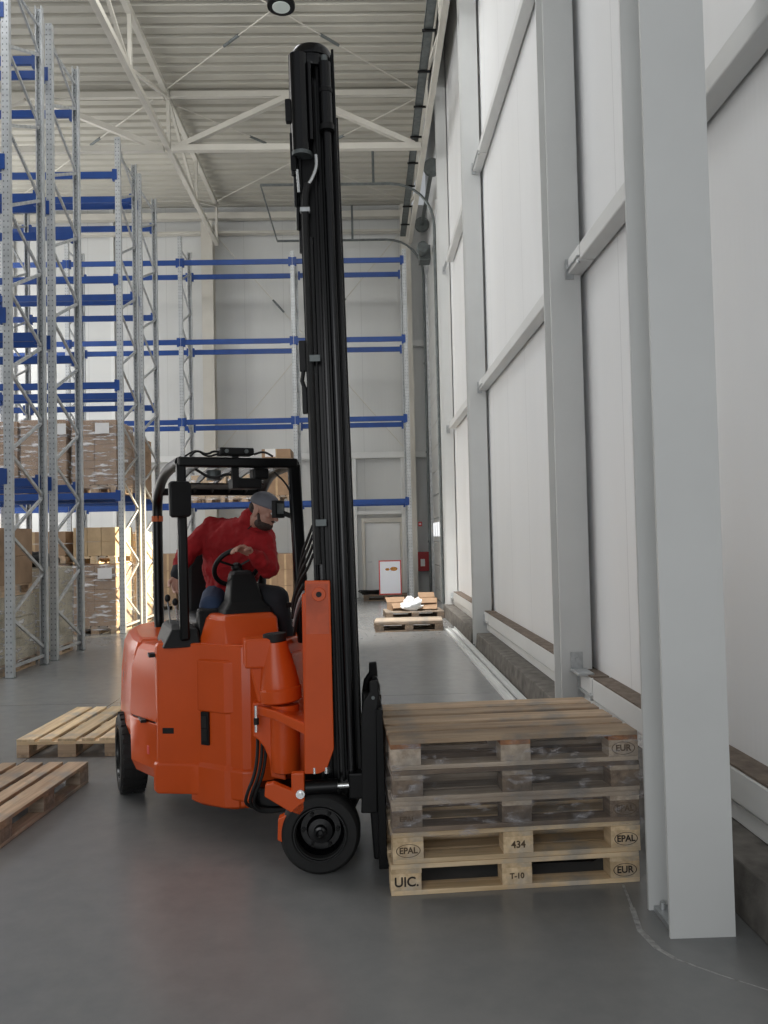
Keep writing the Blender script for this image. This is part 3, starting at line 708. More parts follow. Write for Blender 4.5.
# rack by the back wall
G3 = 'goods in the rack by the back wall'
load(-3.87, 20.08, L2, .86, 1.1, .68, 'low wrapped tan load on the first beam by the back wall, left of two', 2, 4, 'carton_light', group=G3)
load(-2.98, 20.08, L2, .80, 1.1, .68, 'low wrapped tan load on the first beam by the back wall, right of two', 2, 4, 'carton_light', group=G3)
load(-2.19, 20.08, L2, .72, 1.1, 1.30, 'tall brown carton load with a white sheet above the driver, by the back wall', 1, 2, 'carton', False, sheet=(-.14, 1.2), group=G3)
load(-2.2, 20.08, 0, .74, 1.1, 1.32, 'brown cartons on the floor behind the driver, right-hand load by the back wall', 2, 3, 'carton', False, group=G3)
load(-3.1, 20.08, 0, .8, 1.1, 1.3, 'brown cartons on the floor behind the driver, middle load by the back wall', 2, 3, 'carton', False, group=G3)
load(-4.0, 20.08, 0, .78, 1.1, 1.25, 'brown cartons on the floor behind the driver, left-hand load by the back wall', 2, 3, 'carton', False, group=G3)
load(-5.1, 20.08, 0, .8, 1.1, 1.38, 'cartons on the floor by the back wall, left of the rack frame', 2, 3, 'carton', False, group=G3)

# ------------------------------------------------------------------ the orange articulated truck
# root frame: x = the way the driver faces, y = to his left
G = Vector((-1.09, 4.70, 0)); HEAD = math.atan2(-.927, .375)
truck = empty('forklift_truck', G, HEAD, 'orange articulated forklift truck with a tall black mast, forks in the wrapped pallet stack', 'forklift')
TI = (Matrix.Translation(G) @ Matrix.Rotation(HEAD, 4, 'Z')).inverted()      # world -> truck frame, for the mast unit
VC = .37
def mir(pts): return [(x, 2*VC-y) for x, y in reversed(pts)]
def outline(half): return half+mir(half)
def scaled(poly, s, dx=0, cx=-.75):
    return [((x-cx)*s+cx+dx, (y-VC)*s+VC) for x, y in poly]
def inset(poly, d):
    n = len(poly); out = []
    for i, (x, y) in enumerate(poly):
        a, b = Vector(poly[i-1]), Vector(poly[(i+1) % n]); t = (b-a).normalized(); out.append((x-t.y*d*1, y+t.x*d))
    return out
def rings(poly, spec):
    out = []
    cx, cy = sum(p[0] for p in poly)/len(poly), VC
    for z, d in spec:
        q = []
        for (x, y) in poly:
            v = Vector((x-cx, y-cy)); L = v.length; v = v*((L-d)/L) if L else v; q.append((cx+v.x, cy+v.y, z))
        out.append(q)
    return out
# counterweight (rear body)
cw = outline([(-1.62, .12), (-1.55, -.06), (-1.38, -.20), (-1.15, -.265), (-.62, -.275), (-.40, -.255)])
m = MB(); m.loft(rings(cw, [(.43, .03), (.50, .0), (.80, .010), (.99, .03), (1.05, .06), (1.075, .10)])); cwo = m.build('counterweight', 'orange', truck, .012, 18)
# side body below, ahead of the rear wheels
lo = outline([(-.52, -.255), (-.40, -.272), (-.22, -.215), (-.065, -.155)])
m = MB(); m.loft(rings(lo, [(.27, .035), (.34, .005), (.60, .0), (.606, .0)])); m.build('lower_side_panel', 'orange', truck, .008, 18)
m = MB(); m.loft(rings(lo, [(.616, .0), (.90, .012), (1.02, .05), (1.055, .085)])); m.build('side_cover', 'orange', truck, .008, 18)
m = MB(); m.loft(rings(lo, [(.60, .015), (.62, .015)])); m.build('cover_joint', 'plastic', truck)
m = MB(); m.box(-.30, -.16, -.235, -.2, .604, .622); m.build('cover_latch', 'plastic', truck, .004)
m = MB(); m.box(-.16, -.08, -.19, -.15, 1.0, 1.02); m.build('cover_hinge', 'plastic', truck)
# front body: step panel, flank and nose
fr = outline([(-.30, -.10), (-.09, -.157), (-.045, -.15), (.06, .03), (.10, .075), (.24, .195), (.325, .265), (.345, .31)])
m = MB(); m.loft(rings(fr, [(.205, .018), (.23, .004), (.40, .0), (1.06, .0), (1.085, .008)])); fb = m.build('front_body', 'orange', truck, .010, 18)
m = MB(); m.loft(rings(fr, [(.208, .0), (.22, -.014), (.375, -.014), (.39, .0)])); m.build('step_bumper', 'orange', truck, .006, 18)
def nose_ring(z, vr, d=0):
    pts = [(-.05, .05), (.02, .052+d), (.10, .082+d), (.235-d, .197+d), (.258-d, .225), (.268-d, .25), (.263-d, .257), (.272-d, .283), (.267-d, .290), (.285-d, vr), (-.05, vr)]
    return [(x, min(y, vr), z) for x, y in pts]
for side in (0, 1):
    f = (lambda r: [(x, 2*VC-y+.02, z) for x, y, z in reversed(r)]) if side else (lambda r: r)
    m = MB(); m.loft([f(nose_ring(*q)) for q in ((.152, .30, .0), (.170, .305, -.024), (.375, .325, -.024), (.40, .335, -.010), (.48, .345, -.010), (.694, .35, -.010), (.700, .35, -.018), (.985, .35, -.018), (.998, .35, -.006))]); m.build('nose_cover', 'orange', truck, .006, 16)
m = MB(); m.box(-.05, .16, .30, .46, .2, 1.06); m.build('pivot_recess', 'orange', truck, .01)
# cowl in front of the driver, narrowing towards the top
def quad(z, x0, x1, w0, w1): return [(x0, VC-w0, z), (x1, VC-w1, z), (x1, VC+w1, z), (x0, VC+w0, z)]
def quad8(z, x0, x1, w, c): return [(x0, VC-w, z), (x1-c, VC-w, z), (x1, VC-w+c*.9, z), (x1, VC+w-c*.9, z), (x1-c, VC+w, z), (x0, VC+w, z)]
def cowl_ring(z, xb, c0, c1, c2, c3):
    return [(xb, c0[1], z), (c1[0], c1[1], z), (c2[0], c2[1], z), (c3[0], c3[1], z), (xb+.02, c3[1]+.07, z), (xb, c3[1]+.07, z)]
m = MB(); m.loft([cowl_ring(.995, -.15, (0, .07), (.04, .055), (.250, .205), (.24, .52)), cowl_ring(1.03, -.15, (0, .07), (.04, .06), (.245, .205), (.235, .52)), cowl_ring(1.215, -.15, (0, .14), (.02, .135), (.165, .198), (.16, .525)), cowl_ring(1.245, -.15, (0, .17), (.0, .165), (.13, .215), (.125, .50))]); m.build('cowl', 'orange', truck, .010, 20)
# vent, recess
def on_face(p, q, s, z, w, h, nm, mat, proud=.003):
    """small plate on the vertical face through plan points p and q, centred at fraction s"""
    P, Q = Vector((*p, 0)), Vector((*q, 0)); t = (Q-P).normalized(); nn = Vector((t.y, -t.x, 0)); c = P.lerp(Q, s)
    mm = Matrix((t, nn, Vector((0, 0, 1)))).transposed().to_4x4(); mm.translation = c+Vector((0, 0, z))
    m = MB(mm); m.box(-w/2, w/2, -.01, proud, -h/2, h/2); return m.build(nm, mat, truck, .003), mm
v, mm = on_face((.10, .075), (.24, .195), .22, .60, .055, .19, 'vent_grille', 'plastic', .020)
for k in range(2): mb = MB(mm); mb.box(-.018, .018, .018, .024, -.07+.075*k, -.005+.075*k); mb.build('vent_louvre', 'rubber', v)
on_face((-.045, -.15), (.06, .03), .30, .575, .07, .035, 'step_recess', 'plastic', .002)
on_face((-.22, -.215), (-.065, -.155), .35, .44, .022, .05, 'side_reflector', 'redframe', .002)
# rear wheels
def wheel(c, axis, R_, w, name='wheel', lugs=True, T=None):
    """solid tyre with a recessed rim; axis is a unit vector pointing outward"""
    a = Vector(axis); c = Vector(c); p0 = c-a*w/2; p1 = c+a*w/2
    m = MB(T); m.lathe(p0, p1, [(0, R_*.60), (0, R_*.90), (w*.12, R_*.985), (w*.3, R_), (w*.7, R_), (w*.88, R_*.985), (w, R_*.90), (w, R_*.70), (w*.95, R_*.67), (w*.9, R_*.60), (0, R_*.60)], 56, cap=False)
    o = m.build(name, 'rubber', truck, 0, 40)
    m = MB(T); m.lathe(p0, p1, [(w*.1, .02), (w*.1, R_*.60), (w*.95, R_*.66), (w*.99, R_*.655), (w*.99, R_*.63), (w*.60, R_*.60), (w*.40, R_*.50), (w*.40, R_*.36), (w*.62, R_*.30), (w*.64, R_*.17), (w*.85, R_*.15), (w*.88, R_*.10), (w*.80, .01)], 48); m.build('rim', 'blackgloss', o, 0, 35)
    x = axis_matrix(p0, p1)
    for k in range(6):
        q = 2*math.pi*k/6; m = MB(T); b0 = x @ Vector((R_*.43*math.cos(q), R_*.43*math.sin(q), w*.40)); m.cyl(b0, b0+a*.018, .010, n=6); m.build('wheel_nut', 'black', o)
    if lugs:
        m = MB(T)
        for k in range(26):
            q = 2*math.pi*k/26
            for s in (0, 1):
                qq = q+s*math.pi/26; e0, e1 = (w*.06, w*.46) if s else (w*.54, w*.94)
                rr = R_+.004; d = .052
                A = [x @ Vector((rr*math.cos(qq+t_), rr*math.sin(qq+t_), e)) for t_, e in ((-d, e0), (d, e0), (d*1.3, e1), (-d*.7, e1))]
                B = [x @ Vector(((R_-.012)*math.cos(qq+t_), (R_-.012)*math.sin(qq+t_), e)) for t_, e in ((-d, e0), (d, e0), (d*1.3, e1), (-d*.7, e1))]
                m.loft([B, A])
        m.build('tread', 'rubber', o)
    return o
wheel((-.86, -.225, .27), (0, -1, 0), .265, .17, 'rear_wheel')
wheel((-.86, 2*VC+.225, .27), (0, 1, 0), .265, .17, 'rear_wheel')
m = MB(); m.cyl((-.86, -.14, .27), (-.86, .88, .27), .06); m.box(-1.3, -.2, .05, .69, .2, .44); m.build('rear_axle', 'black', truck)
m = MB(); m.box(-.3, .25, .18, .56, .16, .3); m.build('underframe', 'black', truck, .01)
# operator's place
m = MB(); m.loft([quad(1.05, -.42, .03, .0, .0) and [(-.45, -.10, 1.06), (.03, -.13, 1.06), (.075, .09, 1.06), (-.45, .09, 1.06)], [(-.42, -.07, 1.16), (.0, -.07, 1.165), (.03, .08, 1.165), (-.42, .08, 1.16)], [(-.40, -.05, 1.185), (-.12, -.05, 1.185), (-.10, .06, 1.185), (-.40, .06, 1.185)]]); cons = m.build('control_console', 'plastic', truck, .012)
m = MB(); m.box(-.07, .01, -.02, .04, 1.163, 1.172); m.build('display', 'darkgalv', cons)
for k, (x, y, h_, mt) in enumerate(((-.20, -.045, .155, 'plastic'), (-.20, -.0, .13, 'plastic'), (-.22, .05, .13, 'lever'), (-.16, .05, .10, 'bluecap'))):
    m = MB(); m.cyl((x, y, 1.17), (x+.01, y-.02, 1.17+h_), .006, n=8); lv = m.build('control_lever', 'chrome', truck)
    m = MB(); m.ell((x+.01, y-.02, 1.17+h_+.012), (.018, .018, .024), n=12); m.build('lever_knob', mt, lv, 0, 60)
m = MB(); m.loft([[( -.75, .10, 1.05), (-.25, .10, 1.05), (-.25, .64, 1.05), (-.75, .64, 1.05)], [(-.75, .10, 1.18), (-.25, .12, 1.18), (-.25, .62, 1.18), (-.75, .64, 1.18)], [(-.72, .14, 1.21), (-.28, .15, 1.20), (-.28, .59, 1.20), (-.72, .60, 1.21)]]); st = m.build('seat', 'plastic', truck, .03, 50)
m = MB(); m.loft([[(-.80, .13, 1.16), (-.70, .13, 1.16), (-.70, .61, 1.16), (-.80, .61, 1.16)], [(-.88, .15, 1.5), (-.78, .15, 1.5), (-.78, .59, 1.5), (-.88, .59, 1.5)], [(-.90, .22, 1.62), (-.83, .22, 1.62), (-.83, .52, 1.62), (-.90, .52, 1.62)]]); m.build('backrest', 'plastic', truck, .03, 50)
m = MB(); m.box(-.60, -.10, .72, .80, 1.04, 1.14); m.build('left_console', 'plastic', truck, .015)
m = MB(); m.loft([[(-.20, .09, 1.05), (.06, .08, 1.05), (.06, .26, 1.05), (-.20, .26, 1.05)], [(-.14, .10, 1.275), (-.06, .10, 1.265), (-.06, .25, 1.265), (-.14, .25, 1.275)]]); m.build('knee_cover', 'plastic', truck, .015)
# steering column and wheel
m = MB(); m.loft([quad(1.235, -.10, .10, .165, .15), quad(1.27, -.10, .09, .15, .14), quad(1.31, -.10, .05, .115, .105), quad(1.47, -.13, -.045, .075, .07), quad(1.495, -.14, -.07, .06, .055)]); col_ = m.build('steering_column', 'plastic', truck, .012)
SW = Vector((-.125, .35, 1.515)); SA_ = Vector((-.80, -.10, .62)).normalized()
m = MB(); m.cyl((-.10, .37, 1.48), SW, .022, n=12); m.build('steering_shaft', 'plastic', col_)
m = MB(); m.ring(SW, SA_, .142, .0150, 44, 10); sw = m.build('steering_wheel', 'plastic', truck, 0, 60)
mm = axis_matrix(SW, SW+SA_); m = MB(); m.ell(SW, (.035, .035, .03), n=12)
for q in (.4, 2.5, 4.6): m.bar(SW, mm @ Vector((.135*math.cos(q), .135*math.sin(q), 0)), .022, .012)
m.build('spokes', 'plastic', sw, 0, 50)
# overhead guard
og = MB()
def gtube(name, pts, r, mat='black', smooth=1, parent=truck, square=True, T=None):
    m = MB(T); m.tube(pts, r, n=8, smooth=smooth, square=False); return m.build(name, mat, parent, 0, 50)
fRb, fRt = (.03, .0, 1.10), (.0, -.005, 2.15); fLb, fLt = (.15, .695, 1.05), (.03, .685, 2.15); rRb, rRt = (-1.10, .0, 1.06), (-1.12, .0, 1.95); rLb, rLt = (-1.10, .76, 1.06), (-1.12, .76, 1.95)
guard = MB(); guard.bar(fRb, fRt, .055, .055, (1, 0, 0)); guard = guard.build('front_guard_post', 'black', truck, .012, 50)
m = MB(); m.bar(fLb, fLt, .075, .055, (1, 0, 0)); m.build('front_guard_post', 'black', truck, .012, 50)
for b_, t_ in ((rRb, rRt), (rLb, rLt)):
    y = b_[1]; f = fRt if y < .3 else fLt
    gtube('rear_guard_post', [(b_[0]+.05, y, b_[2]-.03), (b_[0]+.01, y, b_[2]+.04), (b_[0], y, b_[2]+.15), (t_[0], y, t_[2]-.1), (t_[0]+.02, y, t_[2]+.05), (t_[0]+.22, (y*.8+f[1]*.2), 2.10), (-.6, (y+f[1])/2, 2.155), (f[0], f[1], 2.155)], .036, smooth=2)
    m = MB(); m.cyl((t_[0]-.0, y, 1.83), (t_[0]-.0, y, 1.87), .0405, n=24); m.build('orange_tape_band', 'tape', truck)
m = MB(); m.bar((fRt[0], fRt[1]-.02, 2.155), (fLt[0], fLt[1]+.02, 2.155), .07, .06, (0, 0, 1)); m.build('roof_front_bar', 'black', truck, .012)
m = MB(); m.bar((-1.03, 0, 2.04), (-1.03, .76, 2.04), .06, .05); m.build('roof_rear_bar', 'black', truck, .01)
for k in range(5):
    y = .12+k*.125
    m = MB(); m.loft([[(x, y-.006, z-.02), (x, y+.006, z-.02), (x, y+.006, z+.02), (x, y-.006, z+.02)] for x, z in ((-1.0, 2.05), (-.8, 2.11), (-.4, 2.15), (0, 2.155))]); m.build('roof_slat', 'black', truck)
m = MB(); m.box(-.98, -.45, .1, .62, 2.055, 2.065); m.build('roof_plate', 'plastic', truck, .004)
# things fixed on and under the guard
m = MB(); m.box(-.06, .05, .22, .43, 2.20, 2.245); lb = m.build('light_bar', 'plastic', truck, .008)
for y in (.26, .38): m = MB(); m.cyl((.05, y, 2.222), (.062, y, 2.222), .012, n=12); m.build('light_bar_lamp', 'darkgalv', lb)
m = MB(); m.box(-.02, .02, .30, .34, 2.0, 2.2); m.build('light_bar_stem', 'plastic', lb)
m = MB(); m.box(-.16, .0, .31, .49, 2.0, 2.065); m.build('roof_console', 'plastic', truck, .01)
m = MB(); m.box(-.13, -.02, .44, .54, 2.06, 2.13); m.build('blue_spot_lamp', 'plastic', truck, .012)
gtube('roof_cable', [(.0, .05, 2.19), (.0, .09, 2.23), (.0, .15, 2.2), (.01, .2, 2.23), (.0, .27, 2.2)], .007, 'rubber', 2)
gtube('roof_cable', [(.0, .02, 2.19), (-.05, .10, 2.24), (-.04, .16, 2.19), (.01, .22, 2.21)], .006, 'rubber', 2)
gtube('roof_cable', [(.0, .44, 2.21), (.01, .5, 2.23), (.0, .56, 2.2)], .007, 'rubber', 2)
gtube('roof_cable', [(.02, .56, 2.1), (.05, .63, 2.03), (.07, .665, 1.93)], .006, 'rubber', 2)
gtube('roof_lining_cable', [(-.2, .12, 2.13), (-.1, .2, 2.06), (-.05, .3, 2.1), (-.1, .4, 2.05)], .009, 'rubber', 2)
m = MB(); m.cyl((-.15, .22, 2.06), (-.15, .22, 2.12), .045, n=20); m.build('cab_lamp', 'darkgalv', truck)
# rear-view mirror on the front right post
mr = MB(); mz = Matrix.Translation((.075, -.025, 1.93)) @ Matrix.Rotation(R(12), 4, 'Z')
mr = MB(mz); mr.loft([[(x, y*s, z*s2) for y, z in ((-.06, -.095), (-.045, -.108), (.05, -.105), (.066, -.09), (.066, .09), (.05, .105), (-.05, .105), (-.066, .09))] for x, s, s2 in ((-.02, .9, .92), (-.012, 1, 1), (.012, 1, 1), (.022, .93, .95))])
mo = mr.build('rear_view_mirror', 'plastic', truck, .004, 50)
m = MB(mz); m.cyl((-.03, 0, 0), (-.085, 0, .0), .010, n=8); m.build('mirror_arm', 'chrome', mo)
# monitor on the front left post
mz = Matrix.Translation((.0, .59, 1.87)) @ Matrix.Rotation(R(34), 4, 'Z')
m = MB(mz); m.box(-.02, .015, -.045, .045, -.055, .055); mo = m.build('monitor', 'plastic', truck, .006)
m = MB(mz); m.box(.014, .018, -.03, .03, -.03, .035); m.build('monitor_back_plate', 'darkgalv', mo)
m = MB(mz); m.bar((0, .03, -.02), (.07, .10, -.06), .03, .03); m.build('monitor_arm', 'plastic', mo)
m = MB(); m.box(-.2, .12, .76, .78, 1.02, 1.3) if False else m.bar((.10, .60, 1.28), (.1, .68, 1.28), .02, .03); m.build('guard_bracket', 'plastic', truck)

# ---- articulation: yoke, pivot cylinders, mast unit (built in world axes: forks point along +X)
def W(): return MB(TI)
PX, PY = -.515, 4.33
m = W(); m.lathe((-.482, PY, .800), (-.510, PY, 1.13), [(0, .098), (.010, .114), (.075, .118), (.082, .110), (.10, .109), (.18, .096), (.29, .070), (.325, .064)], 40); pv = m.build('pivot_tower', 'orange', truck, 0, 30)
m = W(); m.lathe((-.510, PY, 1.126), (-.513, PY, 1.175), [(0, .058), (.002, .063), (.043, .063), (.046, .05)], 32); m.build('tower_cap', 'rubber', pv, 0, 40)
m = W(); m.loft([[(-.70, 4.42, .99), (-.665, 4.26, .99), (-.50, 4.27, .99), (-.46, 4.48, .99)], [(-.70, 4.42, 1.145), (-.665, 4.26, 1.145), (-.52, 4.27, 1.15), (-.48, 4.48, 1.15)]]); m.build('tower_saddle', 'orange', truck, .012)
m = W(); m.loft([[(-.615, 4.42, .80), (-.60, 4.28, .80), (-.48, 4.30, .80), (-.46, 4.45, .80)], [(-.66, 4.42, 1.0), (-.645, 4.28, 1.0), (-.50, 4.30, 1.0), (-.46, 4.45, 1.0)]]); m.build('tower_bracket', 'orange', truck, .012)
m = W(); m.lathe((-.462, PY-.02, .43), (-.462, PY-.02, .79), [(0, .07), (.006, .078), (.02, .078), (.36, .078)], 40); m.build('pivot_cylinder', 'orange', truck, 0, 40)
m = W(); m.loft([[(-.63, 4.30, .74), (-.50, 4.19, .73), (-.32, 4.03, .68), (-.32, 4.75, .68), (-.60, 4.5, .74)], [(-.63, 4.30, .79), (-.50, 4.19, .78), (-.32, 4.03, .74), (-.32, 4.75, .74), (-.60, 4.5, .79)]]); m.build('pivot_plate', 'orange', truck, .008)
m = W(); m.slab([(-.635, .80), (-.635, .62), (-.605, .60), (-.575, .56), (-.548, .49), (-.54, .40), (-.46, .38), (-.46, .80)], 'y', 4.30, 4.44); m.build('yoke', 'orange', truck, .008)
m = W(); m.box(-.44, -.33, 4.33, 4.37, .42, .72); m.build('web_plate', 'orange', truck, .004)
m = W(); m.box(-.66, -.40, 4.38, 4.55, .20, .32); m.build('lower_yoke', 'black', truck, .02)
# hoses looping under the articulation
for k, dx in enumerate((0, .02, -.025)):
    m = W(); m.tube([(-.60+dx, 4.42, .62), (-.585+dx, 4.30, .53), (-.60+dx, 4.25+.02*k, .42), (-.645+dx, 4.27, .32), (-.66+dx, 4.32, .25), (-.60, 4.36, .19+.01*k), (-.46, 4.38, .2)], .009, n=8, smooth=2); m.build('hydraulic_hose', 'rubber', truck, 0, 60)
m = W(); m.cyl((-.605, 4.235, .66), (-.605, 4.235, .80), .010, n=10); hf_ = m.build('hose_fitting', 'chrome', truck)
m = W(); m.cyl((-.605, 4.235, .70), (-.605, 4.235, .735), .014, n=10); m.build('fitting_sleeve', 'rubber', hf_)
# orange mast carriers, one at either side of the mast
for y, sgn in ((4.00, 1), (4.80, -1)):
    poly = [(-.335, .50), (-.315, 1.47), (-.188, 1.468), (-.185, .62), (-.225, .515), (-.265, .50)]
    m = W(); m.slab(poly, 'y', y, y+.035*sgn); c_ = m.build('mast_carrier', 'orange', truck, .004)
    m = W(); m.cyl((-.245, y, 1.40), (-.245, y-.012*sgn, 1.40), .035, n=24); m.build('pin_boss', 'orange', c_, .002)
    m = W(); m.cyl((-.245, y-.012*sgn, 1.40), (-.245, y-.018*sgn, 1.40), .014, n=16); m.build('pin_hole', 'rubber', c_)
    m = W(); m.slab([(-.313, 1.20), (-.309, 1.452), (-.20, 1.452), (-.197, 1.20)], 'y', y-.0015*sgn, y); m.build('worn_decal', 'orange_dull', c_)
    # bracket with bolt, tab
    m = W(); m.slab([(-.53, .46), (-.535, .40), (-.405, .318), (-.36, .300), (-.335, .33), (-.335, .51), (-.40, .51), (-.40, .425), (-.49, .465)], 'y', y-.02*sgn, y+.03*sgn); b_ = m.build('axle_bracket', 'orange', truck, .006)
    m = W(); m.slab([(-.47, .285), (-.40, .315), (-.37, .33), (-.425, .235), (-.425, .155), (-.475, .18)], 'y', y-.01*sgn, y+.05*sgn); m.build('scraper_tab', 'orange', truck, .004)
    m = W(); m.cyl((-.355, y-.02*sgn, .41), (-.355, y-.032*sgn, .41), .022, n=20); m.cyl((-.355, y-.032*sgn, .41), (-.355, y-.042*sgn, .41), .012, n=6); m.build('bolt', 'chrome', b_)
    m = W(); m.cyl((-.33, y+.01*sgn, .43), (-.17, y+.01*sgn, .435), .036, n=20); tc = m.build('tilt_cylinder', 'black', truck, 0, 50)
    m = W(); m.cyl((-.17, y+.01*sgn, .435), (-.10, y+.01*sgn, .437), .014, n=16); m.build('tilt_rod', 'chrome', tc, 0, 50)
    m = W(); m.box(-.115, -.03, y-.01*sgn, y+.06*sgn, .37, .50); m.build('rod_block', 'black', tc, .01)
    wheel((-.262, y+(.05*sgn), .203), (0, -sgn, 0), .203, .14, 'front_wheel', False, TI)
m = W(); m.box(-.335, -.30, 4.03, 4.80, .55, 1.40); m.build('carrier_crossplate', 'orange', truck, .006)
m = W(); m.cyl((-.262, 4.05, .203), (-.262, 4.80, .203), .05); m.box(-.34, -.18, 4.16, 4.68, .14, .46); m.build('front_axle', 'black', truck)
for x in (-.285, -.225): m = W(); m.cyl((x, 4.01, .50), (x, 4.01, .53), .012, n=10); m.build('grease_nipple', 'chrome', truck)

# mast: leaning slightly back
LEAN = R(1.05); ML = Matrix.Translation((-.18, 4.40, .40)) @ Matrix.Rotation(-LEAN, 4, 'Y')
TM = TI @ ML
def Mm(): return MB(TM)          # mast frame: x forward, y across, z up; origin at the mast foot
mast = empty('mast', (0, 0, 0)); mast.parent = truck
H = 3.86
def ibeam_rail(m, x0, x1, y, z0, z1, s, t=.014, w=.052):
    """rail with flanges in front and behind and a recessed web; s = outward side"""
    y0, y1 = sorted((y, y-s*w)); m.box(x0, x0+t, y0, y1, z0, z1); m.box(x1-t, x1, y0, y1, z0, z1); yc = y-s*w*.55; m.box(x0+t, x1-t, yc-.007, yc+.007, z0, z1)
for s in (-1, 1):
    Y0 = s*.345
    m = Mm(); ibeam_rail(m, -.072, .022, Y0, -.02, H-.16, s); m.build('outer_rail', 'black', mast, .002)
    m = Mm(); ibeam_rail(m, -.022, .075, Y0-s*.03, .02, H-.10, s); m.build('middle_rail', 'blackgloss', mast, .002)
    m = Mm(); ibeam_rail(m, .035, .128, Y0-s*.004, .04, H-.04, s); m.build('inner_rail', 'black', mast, .002)
    m = Mm(); m.box(.120, .134, Y0-s*.03, Y0+s*.012, .1, H-.02); m.build('edge_strip', 'black', mast, .002)
    m = Mm(); m.cyl((.084, Y0+s*.010, .1), (.084, Y0+s*.010, H-.45), .024, n=18); m.build('guide_tube', 'blackgloss', mast, 0, 50)
    # lift cylinders behind the rails
    m = Mm(); m.cyl((-.030, Y0-s*.05, .0), (-.030, Y0-s*.05, H-1.0), .036, n=22); m.build('lift_cylinder', 'blackgloss', mast, 0, 50)
    m = Mm(); m.cyl((-.052, Y0+s*.000, 3.29), (-.052, Y0+s*.000, H-.05), .053, n=22); cy = m.build('upper_cylinder', 'blackgloss', mast, 0, 50)
    m = Mm(); m.cyl((-.052, Y0+s*.000, 3.275), (-.052, Y0+s*.000, 3.295), .055, n=22); m.build('cylinder_collar', 'darkgalv', cy, 0, 50)
    m = Mm(); m.cyl((.004, Y0+s*.03, 3.35), (.004, Y0+s*.03, H-.10), .012, n=12); m.build('pressure_pipe', 'blackgloss', mast, 0, 50)
    m = Mm(); m.cyl((.084, Y0+s*.016, 3.42), (.084, Y0+s*.016, H-.10), .034, n=20); m.build('hose_reel_tube', 'blackgloss', mast, 0, 50)
    m = Mm(); m.cyl((.084, Y0+s*.016, 3.40), (.084, Y0+s*.016, 3.43), .040, n=20); m.cyl((.084, Y0+s*.016, 3.60), (.084, Y0+s*.016, 3.62), .037, n=20); m.build('tube_clamp', 'plastic', mast, 0, 50)
    m = Mm(); m.cyl((.084, Y0+s*.016, H-.10), (.084, Y0+s*.016, H-.06), .018, n=14); m.build('tube_bolt', 'darkgalv', mast, 0, 50)
    # hose down the mast with metal ends
    m = Mm(); m.tube([(.022, Y0+s*.030, 3.27), (.024, Y0+s*.032, 3.21), (.0, Y0+s*.032, 3.15), (-.028, Y0+s*.03, 3.11)], .010, n=10, smooth=2); m.build('pipe_elbow', 'chrome', mast, 0, 60)
    m = Mm(); m.tube([(-.026, Y0+s*.03, 3.12), (-.045, Y0+s*.028, 3.05), (-.046, Y0+s*.022, 2.8), (-.046, Y0+s*.018, 1.15)], .018, n=12, smooth=2); m.build('hose', 'rubber', mast, 0, 60)
    m = Mm(); m.box(-.07, -.018, Y0+s*.01, Y0+s*.046, 2.97, 2.995); m.build('hose_clamp', 'galv', mast, .004)
    for z in (2.19, 1.345): m = Mm(); m.box(-.05, .005, Y0+s*.036, Y0+s*.046, z, z+.035); m.build('rating_label', 'darkgalv', mast, .002)
    # stepped pipes and blocks on the rear edge near the top
    for k, (x, z0, z1, r) in enumerate(((-.098, 3.18, 3.72, .013), (-.092, 3.02, 3.45, .012), (-.084, 2.90, 3.3, .012), (-.076, 2.78, 3.1, .010))):
        m = Mm(); m.cyl((x, Y0-s*.01*k, z0), (x+.005, Y0-s*.01*k, z1), r, n=12); m.build('pressure_pipe', 'blackgloss', mast, 0, 50)
    m = Mm(); m.box(-.130, -.092, Y0-s*.02, Y0+s*.02, 3.46, 3.58); m.build('valve_block', 'plastic', mast, .006)
    m = Mm(); m.box(-.112, -.08, Y0-s*.02, Y0+s*.02, 3.20, 3.40); m.build('valve_block', 'black', mast, .006)
    m = Mm(); m.cyl((-.072, Y0+s*.02, 3.08), (-.078, Y0+s*.02, 3.20), .008, n=10); m.build('pipe_end', 'chrome', mast, 0, 50)
    # catch lower down
    m = Mm(); m.box(-.105, -.07, Y0-s*.02, Y0+s*.01, 2.15, 2.31); m.build('stage_catch', 'plastic', mast, .004)
    m = Mm(); m.box(-.098, -.072, Y0-s*.02, Y0+s*.01, 1.93, 2.07); m.tube([(-.085, Y0, 2.16), (-.095, Y0, 2.1), (-.08, Y0, 2.05)], .012, n=8); m.build('catch_hook', 'plastic', mast, .004)
    # top shoulder
    m = Mm(); m.slab([(-.105, 3.42), (-.10, 3.62), (-.06, 3.72), (-.0, 3.74), (.01, 3.42)], 'y', Y0-s*.06, Y0-s*.045); m.build('top_cheek', 'black', mast, .004)
    # rounded head over each side
    m = Mm(); c0 = (.012, Y0-s*.085, H-.10)
    m.lathe(c0, (c0[0], c0[1], c0[2]+.15), [(0, .098), (.0, .108), (.012, .112), (.045, .112), (.05, .106), (.058, .106), (.063, .112), (.095, .112), (.118, .100), (.13, .06)], 44); m.build('mast_head', 'blackgloss', mast, 0, 40)
m = Mm(); m.box(-.07, .09, -.26, .26, H-.16, H-.02); m.build('cross_head', 'black', mast, .012, 50)
for y in (-.15, .15): m = Mm(); m.cyl((-.0, y-.03, H-.04), (-.0, y+.03, H-.04), .06, n=28); m.build('chain_pulley', 'black', mast, 0, 40)
for z in (.12, .75, 1.6, 2.5, 3.3): m = Mm(); m.box(-.06, -.03, -.30, .30, z, z+.12); m.build('cross_member', 'black', mast, .006)
for y in (-.10, .10): m = Mm(); m.bar((.03, y, .1), (.03, y, H-.1), .035, .012, (1, 0, 0)); m.build('lift_chain', 'darkgalv', mast)
